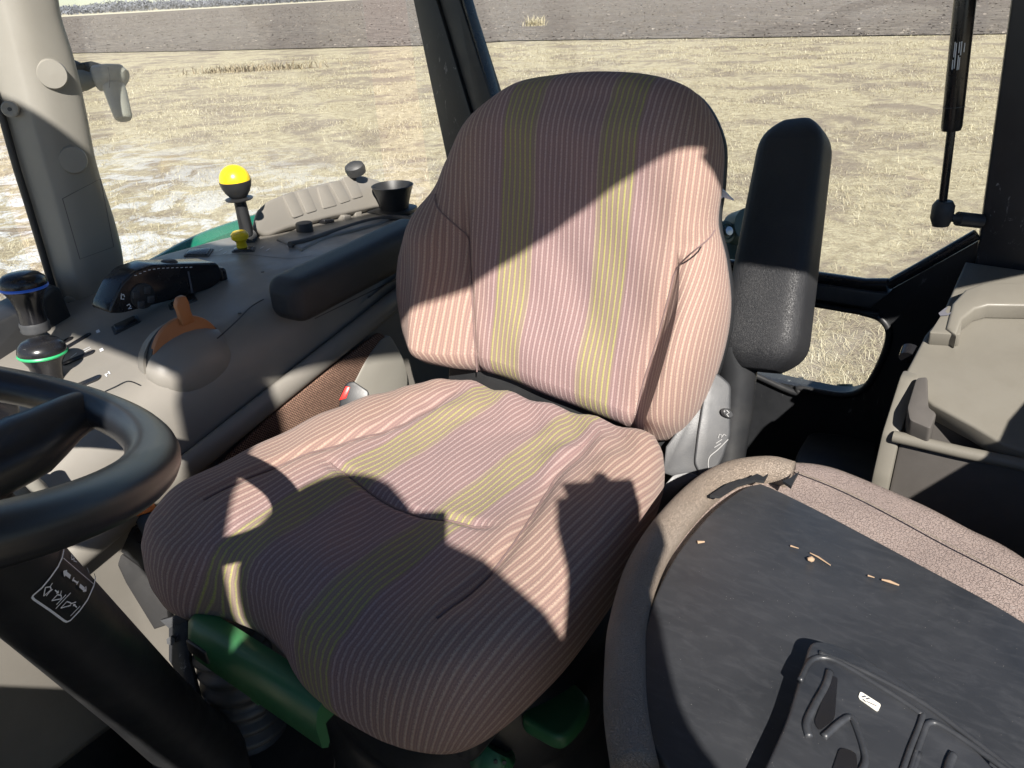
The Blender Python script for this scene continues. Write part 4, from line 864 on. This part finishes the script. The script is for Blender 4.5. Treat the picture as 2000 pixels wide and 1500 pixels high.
def cmark(pts, wd, closed=False, dense=4):
    q = []
    for i in range(len(pts) - (0 if closed else 1)):
        a, b_ = pts[i], pts[(i + 1) % len(pts)]
        for k in range(dense): q.append((a[0] + (b_[0] - a[0]) * k / dense, a[1] + (b_[1] - a[1]) * k / dense))
    if not closed: q.append(pts[-1])
    return ribbon('decal_line', [oncol(*p) for p in q], wd, cnrm, 'white_print', colm, closed)
def zz(*pts): return [(40 + a * .12, 1050 + c_ * .12) for a, c_ in pts]      # decal zoom pixels -> photo pixels
cmark(zz((690, 130), (690, 220), (665, 330), (600, 470), (480, 640), (340, 810), (200, 930), (185, 965), (215, 1000), (480, 1180), (700, 1345), (745, 1365), (800, 1345), (950, 1190), (1080, 1010), (1180, 790), (1210, 660), (1190, 590)), .0016)
cmark(zz((685, 335), (1185, 765)), .0006); 
for pts in (zz((800, 640), (710, 570)), zz((950, 780), (1030, 845))): cmark(pts, .0030)
for pts in (zz((745, 545), (690, 555), (712, 625)), zz((1005, 865), (1055, 860), (1050, 795))): cmark(pts, .0018)
for pts in (zz((845, 690), (915, 735)), zz((860, 650), (830, 705)), zz((930, 710), (900, 765))): cmark(pts, .0013)
for pts in (zz((370, 945), (395, 805), (475, 795), (490, 840), (370, 945)), zz((470, 795), (510, 735)), zz((410, 945), (460, 880), (515, 835)), zz((550, 850), (605, 895)), zz((575, 895), (608, 897), (600, 860)), zz((500, 1020), (590, 925), (650, 935), (655, 990), (500, 1020)), zz((640, 930), (655, 860)), zz((575, 1085), (730, 925)), zz((565, 1150), (805, 895)), zz((645, 1140), (745, 1035), (810, 1060), (805, 1100), (645, 1140)), zz((810, 1070), (895, 1045)), zz((905, 1130), (855, 1085)), zz((850, 1115), (852, 1084), (885, 1090)), zz((805, 1270), (960, 1110)), zz((820, 280), (815, 360), (870, 350), (825, 290)), zz((850, 380), (905, 400)), zz((1075, 500), (1105, 585))): cmark(pts, .0009)
# orange-tipped park-lock lever with its black bracket, and a steel pedestal bracket
pk = thing('park_lever', 'black lever with orange tip beside the seat front', 'lever', tuple(at(285, 1090, 1.03)))
prism('orange_tip', rnd_poly([at(*p, .99) for p in ((262, 997), (288, 985), (296, 999), (264, 1010))], .003), FV * .018, 'orange_plastic', pk, .004)
prism('lever_arm', rnd_poly([at(*p, .995) for p in ((258, 1008), (297, 1000), (300, 1040), (300, 1065), (280, 1050))], .004), FV * .018, 'black_plastic', pk, .004)
prism('gate_plate', rnd_poly([at(*p, 1.02) for p in ((208, 1058), (258, 1020), (300, 1075), (320, 1120), (290, 1118), (222, 1068))], .003), FV * .008, 'black_plastic', pk, .002)
prism('gate_slot', [at(*p, 1.0195) for p in ((246, 1044), (268, 1030), (300, 1062), (300, 1080))], FV * .0002, 'black_gloss', pk, 0)
prism('gate_side', [at(*p, 1.022) for p in ((208, 1060), (222, 1070), (290, 1120), (318, 1122), (330, 1220), (300, 1230), (245, 1140))], FV * .02, 'floor_rubber', pk, .003)
fb = thing('floor_bracket', 'scuffed bent steel bracket in front of the seat bellows', 'bracket', tuple(at(390, 1425, 1.1)))
q = [at(*p, 1.01) for p in ((312, 1212), (366, 1196), (370, 1290), (392, 1380), (432, 1408), (428, 1428), (372, 1418), (352, 1330), (328, 1290), (328, 1226))]
prism('bracket_plate', q, FV * .012, 'chipped_black', fb, .003)
prism('bracket_flange', [at(*p, 1.009) for p in ((312, 1212), (368, 1196), (366, 1212), (330, 1228))], FV * .004, 'steel_dark', fb, .001)
lathe('bolt', [(.006, 0), (.006, .004), (0, .004)], at(336, 1250, 1.008), -FV, 'steel_dark', fb, n=6); lathe('bolt', [(.006, 0), (.006, .006), (0, .006)], at(408, 1368, 1.02), -FV, 'steel_dark', fb, n=6)
rail_ = tube('floor_rail', [PZ(-40, 1432, -.57), PZ(100, 1440, -.57), PZ(220, 1425, -.57), PZ(372, 1410, -.57)], .02, 'rubber', None, n=12); tag(rail_, 'dark rubber strip along the floor at the foot of the console', 'floor strip')
# wire tray under the wheel
wt = thing('foot_plate', 'pale grey moulded foot plate seen through the steering wheel', 'foot plate', tuple(PX(60, 990, -.36)))
prism('moulded_plate', rnd_poly([PX(*p, -.355) for p in ((22, 965), (45, 915), (95, 945), (120, 1010), (90, 1035), (15, 1050))], .01), (-.012, 0, 0), 'taupe_light', wt, .004)
tube('plate_ridge', [PX(42, 915, -.345), PX(75, 955, -.34), PX(95, 975, -.345)], .008, 'taupe_light', wt)

# ================================================================== OUTSIDE THE CAB
fn_ = thing('rear_fender', 'teal green rear fender edge outside the side window', 'fender', (-1.15, .3, -1.0))
vs_, fs = [], []; m_ = 30
top = [PX(*p, -1.0) for p in ((250, 560), (330, 512), (400, 474), (470, 447), (540, 425), (640, 400))]
arc = spline(top, m_, False)
for i, p in enumerate(arc): vs_ += [p, p + V((-.02, 0, .012)), p + V((-.04, 0, .010)), p + V((-.10, 0, -.03)), p + V((-.42, 0, -.30)), p + V((0, 0, -.30))]
for i in range(m_ - 1):
    for j in range(6): fs.append((i * 6 + j, i * 6 + (j + 1) % 6, (i + 1) * 6 + (j + 1) % 6, (i + 1) * 6 + j))
fs += [tuple(range(6)), tuple((m_ - 1) * 6 + j for j in range(6))]
mk('fender_skin', vs_, fs, 'teal_paint', fn_, angle=40)
ht = thing('lift_linkage', 'dark green rear lift linkage outside the rear window', 'hitch', tuple(at(1440, 470, 1.75)))
T2 = 1.75
def eye(c_, ax_, ro, ri, h, mat, name='eye'): lathe(name, [(ri, 0), (ro, 0), (ro, h), (ri, h), (ri, 0)], c_, ax_, mat, ht, n=28)
eye(at(1440, 448, T2 + .03), -FV + RV * .3, .040, .013, .05, 'hitch_dark')
lathe('roller', [(.026, 0), (.027, .01), (.024, .03), (.018, .032), (.016, .028), (.010, .03), (.008, .036), (0, .036)], at(1403, 457, T2), -FV + RV * .4, 'hitch_dark', ht)
lathe('roller_pin', [(.010, .03), (.010, .040), (0, .042)], at(1403, 457, T2), -FV + RV * .4, 'bright_metal', ht, n=12)
tube('lift_arm', [at(1440, 455, T2 + .05), at(1436, 500, T2 + .05), at(1430, 560, T2 + .06), at(1500, 760, 1.9), at(1520, 900, 2.0)], [.035, .036, .04, .045, .05], 'hitch_dark', ht)
tube('lift_link', [at(1550, 742, 1.8), at(1562, 775, 1.8), at(1560, 900, 1.85)], [.022, .026, .03], 'hitch_dark', ht); tube('link_pin', [at(1545, 745, 1.78), at(1556, 752, 1.76)], .012, 'bright_metal', ht)
tube('hydraulic_coupler', [at(1650, 750, 1.95), at(1650, 770, 1.95), at(1648, 900, 2.0)], [.018, .026, .03], 'hitch_dark', ht); tube('hydraulic_coupler', [at(1690, 752, 1.95), at(1688, 775, 1.95), at(1680, 900, 2.0)], [.012, .02, .03], 'hitch_dark', ht)
box('rear_axle_housing', (.15, 1.15, -1.2), (.9, .5, .55), 'hitch_dark', ht, .05)

# ================================================================== THE PERSON TAKING THE PICTURE (behind the camera, shadow on the seat)
def rel(r_, u_, b_): return CAMP + RV * r_ + UV_ * u_ - FV * b_
hd = rel(-.100, -.004, .20)
def skin(name, V_, E_, R_, mat, parent, root=0, sub=2):
    me = bpy.data.meshes.new(name); me.from_pydata([tuple(p) for p in V_], E_, []); me.materials.append(MATS[mat]); o = link(bpy.data.objects.new(name, me), parent)
    m = o.modifiers.new('skin', 'SKIN'); m.use_smooth_shade = True; sv = me.skin_vertices
    if not sv: bpy.context.view_layer.objects.active = o
    for i, r_ in enumerate(R_): me.skin_vertices[0].data[i].radius = r_ if isinstance(r_, tuple) else (r_, r_)
    for i in range(len(V_)): me.skin_vertices[0].data[i].use_root = (i == root)
    s = o.modifiers.new('sub', 'SUBSURF'); s.levels = sub; s.render_levels = sub; return o
per = thing('person', 'person leaning in at the door to photograph, casting the head shadow on the seat', 'person', (1.15, -1.25, -1.06))
hip = V((1.02, -1.22, -.20)); chest = V((.86, -1.06, .16)); nk = rel(.010, -.095, .235); sR = rel(.205, -.215, .25); sL = rel(-.26, -.16, .26)
hR = rel(.172, .045, .15); eR = rel(.150, -.10, .215); hL = rel(-.16, -.04, .055); eL = rel(-.24, -.25, .10)
kR, kL = V((1.00, -1.08, -.62)), V((1.16, -1.30, -.62)); fR, fL = V((1.04, -1.10, -1.04)), V((1.20, -1.34, -1.04))
VV = [hip, chest, rel(.0, -.150, .25), nk, hd + V((.03, -.02, -.07)), sR, eR, hR.lerp(eR, .18), sL, eL, hL.lerp(eL, .18), hip + V((-.02, .07, -.06)), kR, fR, hip + V((.04, -.07, -.06)), kL, fL]
cv = [rel(-.06, .02, .27), rel(-.02, -.03, .26), rel(.015, -.07, .26), rel(.04, -.12, .27), rel(.05, -.18, .29)]
tube('sleeve', [rel(.172, .088, .15), rel(.174, .078, .152), rel(.172, .040, .165), rel(.160, .0, .18), rel(.150, -.05, .20), rel(.150, -.12, .23)], [.028, .048, .052, .036, .030, .05], 'jacket', per, n=24)  # sleeve added to widen the shadow cast by the raised hand
tube('shadow_hood', cv, [.07, .098, .108, .125, .15], 'jacket', per, n=24)  # hood added to close the gap between head and shoulder shadows
skin('body', VV, [(0, 1), (1, 2), (2, 3), (3, 4), (2, 5), (5, 6), (6, 7), (2, 8), (8, 9), (9, 10), (0, 11), (11, 12), (12, 13), (0, 14), (14, 15), (15, 16)],
     [(.15, .12), (.16, .12), (.19, .16), .10, .07, .085, .040, .036, .07, .052, .034, .09, .065, .05, .09, .065, .05], 'jacket', per)
# head with nose, ears and hair
face = (CAMP - hd).normalized(); hup = (UV_ - face * UV_.dot(face)).normalized(); hr = face.cross(hup)
vs_, fs = [], []; n1, n2 = 28, 20
for i in range(n2 + 1):
    p = pi * i / n2
    for j in range(n1):
        t = 2 * pi * j / n1; z = cos(p); x_ = sin(p) * cos(t); y_ = sin(p) * sin(t)
        jaw = 1 - .22 * sst(.1, -.9, z); nose = .018 * gau(x_, .16) * gau(z + .12, .16) * (1 if y_ > 0 else 0); brow = -.006 * gau(abs(x_) - .38, .15) * gau(z - .08, .1) * (1 if y_ > .3 else 0); mouth = -.004 * gau(x_, .3) * gau(z + .48, .05) * (1 if y_ > .3 else 0)
        vs_.append(hd + hr * (x_ * .078 * jaw) + face * (y_ * .098 * (jaw * .3 + .7) + nose + brow + mouth) + hup * (z * .118))
for i in range(n2):
    for j in range(n1): fs.append((i * n1 + j, i * n1 + (j + 1) % n1, (i + 1) * n1 + (j + 1) % n1, (i + 1) * n1 + j))
mk('head', vs_, fs, 'skin', per)
hv, hf_ = [], []
for i in range(12):
    p = pi * .62 * i / 11
    for j in range(n1):
        t = 2 * pi * j / n1; y_ = sin(p) * sin(t); lim = 1 if y_ < .35 else sst(1.0, .55, p); pp = p * (lim if y_ > .35 else 1)
        hv.append(hd + hr * (sin(pp) * cos(t) * .098) + face * (sin(pp) * sin(t) * .106 - .004) + hup * (cos(pp) * .127))
for i in range(11):
    for j in range(n1): hf_.append((i * n1 + j, i * n1 + (j + 1) % n1, (i + 1) * n1 + (j + 1) % n1, (i + 1) * n1 + j))
mk('hair', hv, hf_, 'hair', per)
for s_ in (-1, 1):
    lathe('ear', [(0, .006), (.014, .006), (.018, 0), (.010, -.004)], hd + hr * (.078 * s_) - hup * .01, hr * s_, 'skin', per, n=14, sx=.6)
    lathe('eye', [(0, .004), (.008, .003), (.011, 0)], hd + face * .090 + hr * (.031 * s_) + hup * .008, face, 'paper', per, n=12, sx=.6)
def hand(w0, elb, tip, side):
    """palm and five separate fingers closing on the phone"""
    d = (tip - w0).normalized(); sd_ = d.cross(FV).normalized()
    V_ = [w0, w0 + d * .045, w0 + d * .085]; E_ = [(0, 1), (1, 2)]; R_ = [(.034, .030), (.042, .034), (.040, .030)]
    for k, (o_, ln) in enumerate(((-.026, .040), (-.009, .046), (.008, .044), (.024, .036))):
        b0 = w0 + d * .080 + sd_ * o_; i0 = len(V_); m1 = b0 + d * ln * .5 - FV * .012; V_ += [b0, m1, m1 + d * ln * .35 + FV * .014]; E_ += [(2, i0), (i0, i0 + 1), (i0 + 1, i0 + 2)]; R_ += [.0108, .0102, .0092]
    i0 = len(V_); b0 = w0 + d * .03 + sd_ * .034 * side; V_ += [b0, b0 + d * .028 + sd_ * .004 * side, b0 + d * .050 + FV * .006]; E_ += [(1, i0), (i0, i0 + 1), (i0 + 1, i0 + 2)]; R_ += [.013, .011, .0095]
    skin('hand', V_, E_, R_, 'skin', per)
hand(rel(.175, .055, .15), eR, rel(.172, .055, .0), 1); hand(hL.lerp(eL, .15), eL, rel(-.10, .01, .03), -1)
ph = thing('phone', 'dark phone held up by the person at the door', 'phone', tuple(rel(0, 0, .012)))
rm = Matrix(((RV.x, UV_.x, -FV.x, 0), (RV.y, UV_.y, -FV.y, 0), (RV.z, UV_.z, -FV.z, 0), (0, 0, 0, 1)))
box('phone_body', rel(-.078, -.0, .014), (.150, .075, .008), 'black_gloss', ph, .003, rm); box('phone_screen', rel(-.078, 0, .0195), (.142, .068, .001), 'black_gloss', ph, .0003, rm)
# doorstep the person stands on
ds = box('door_step', (1.12, -1.22, -1.075), (.36, .50, .03), 'steel_dark', None, .006); tag(ds, 'dark steel boarding step below the cab door', 'step')
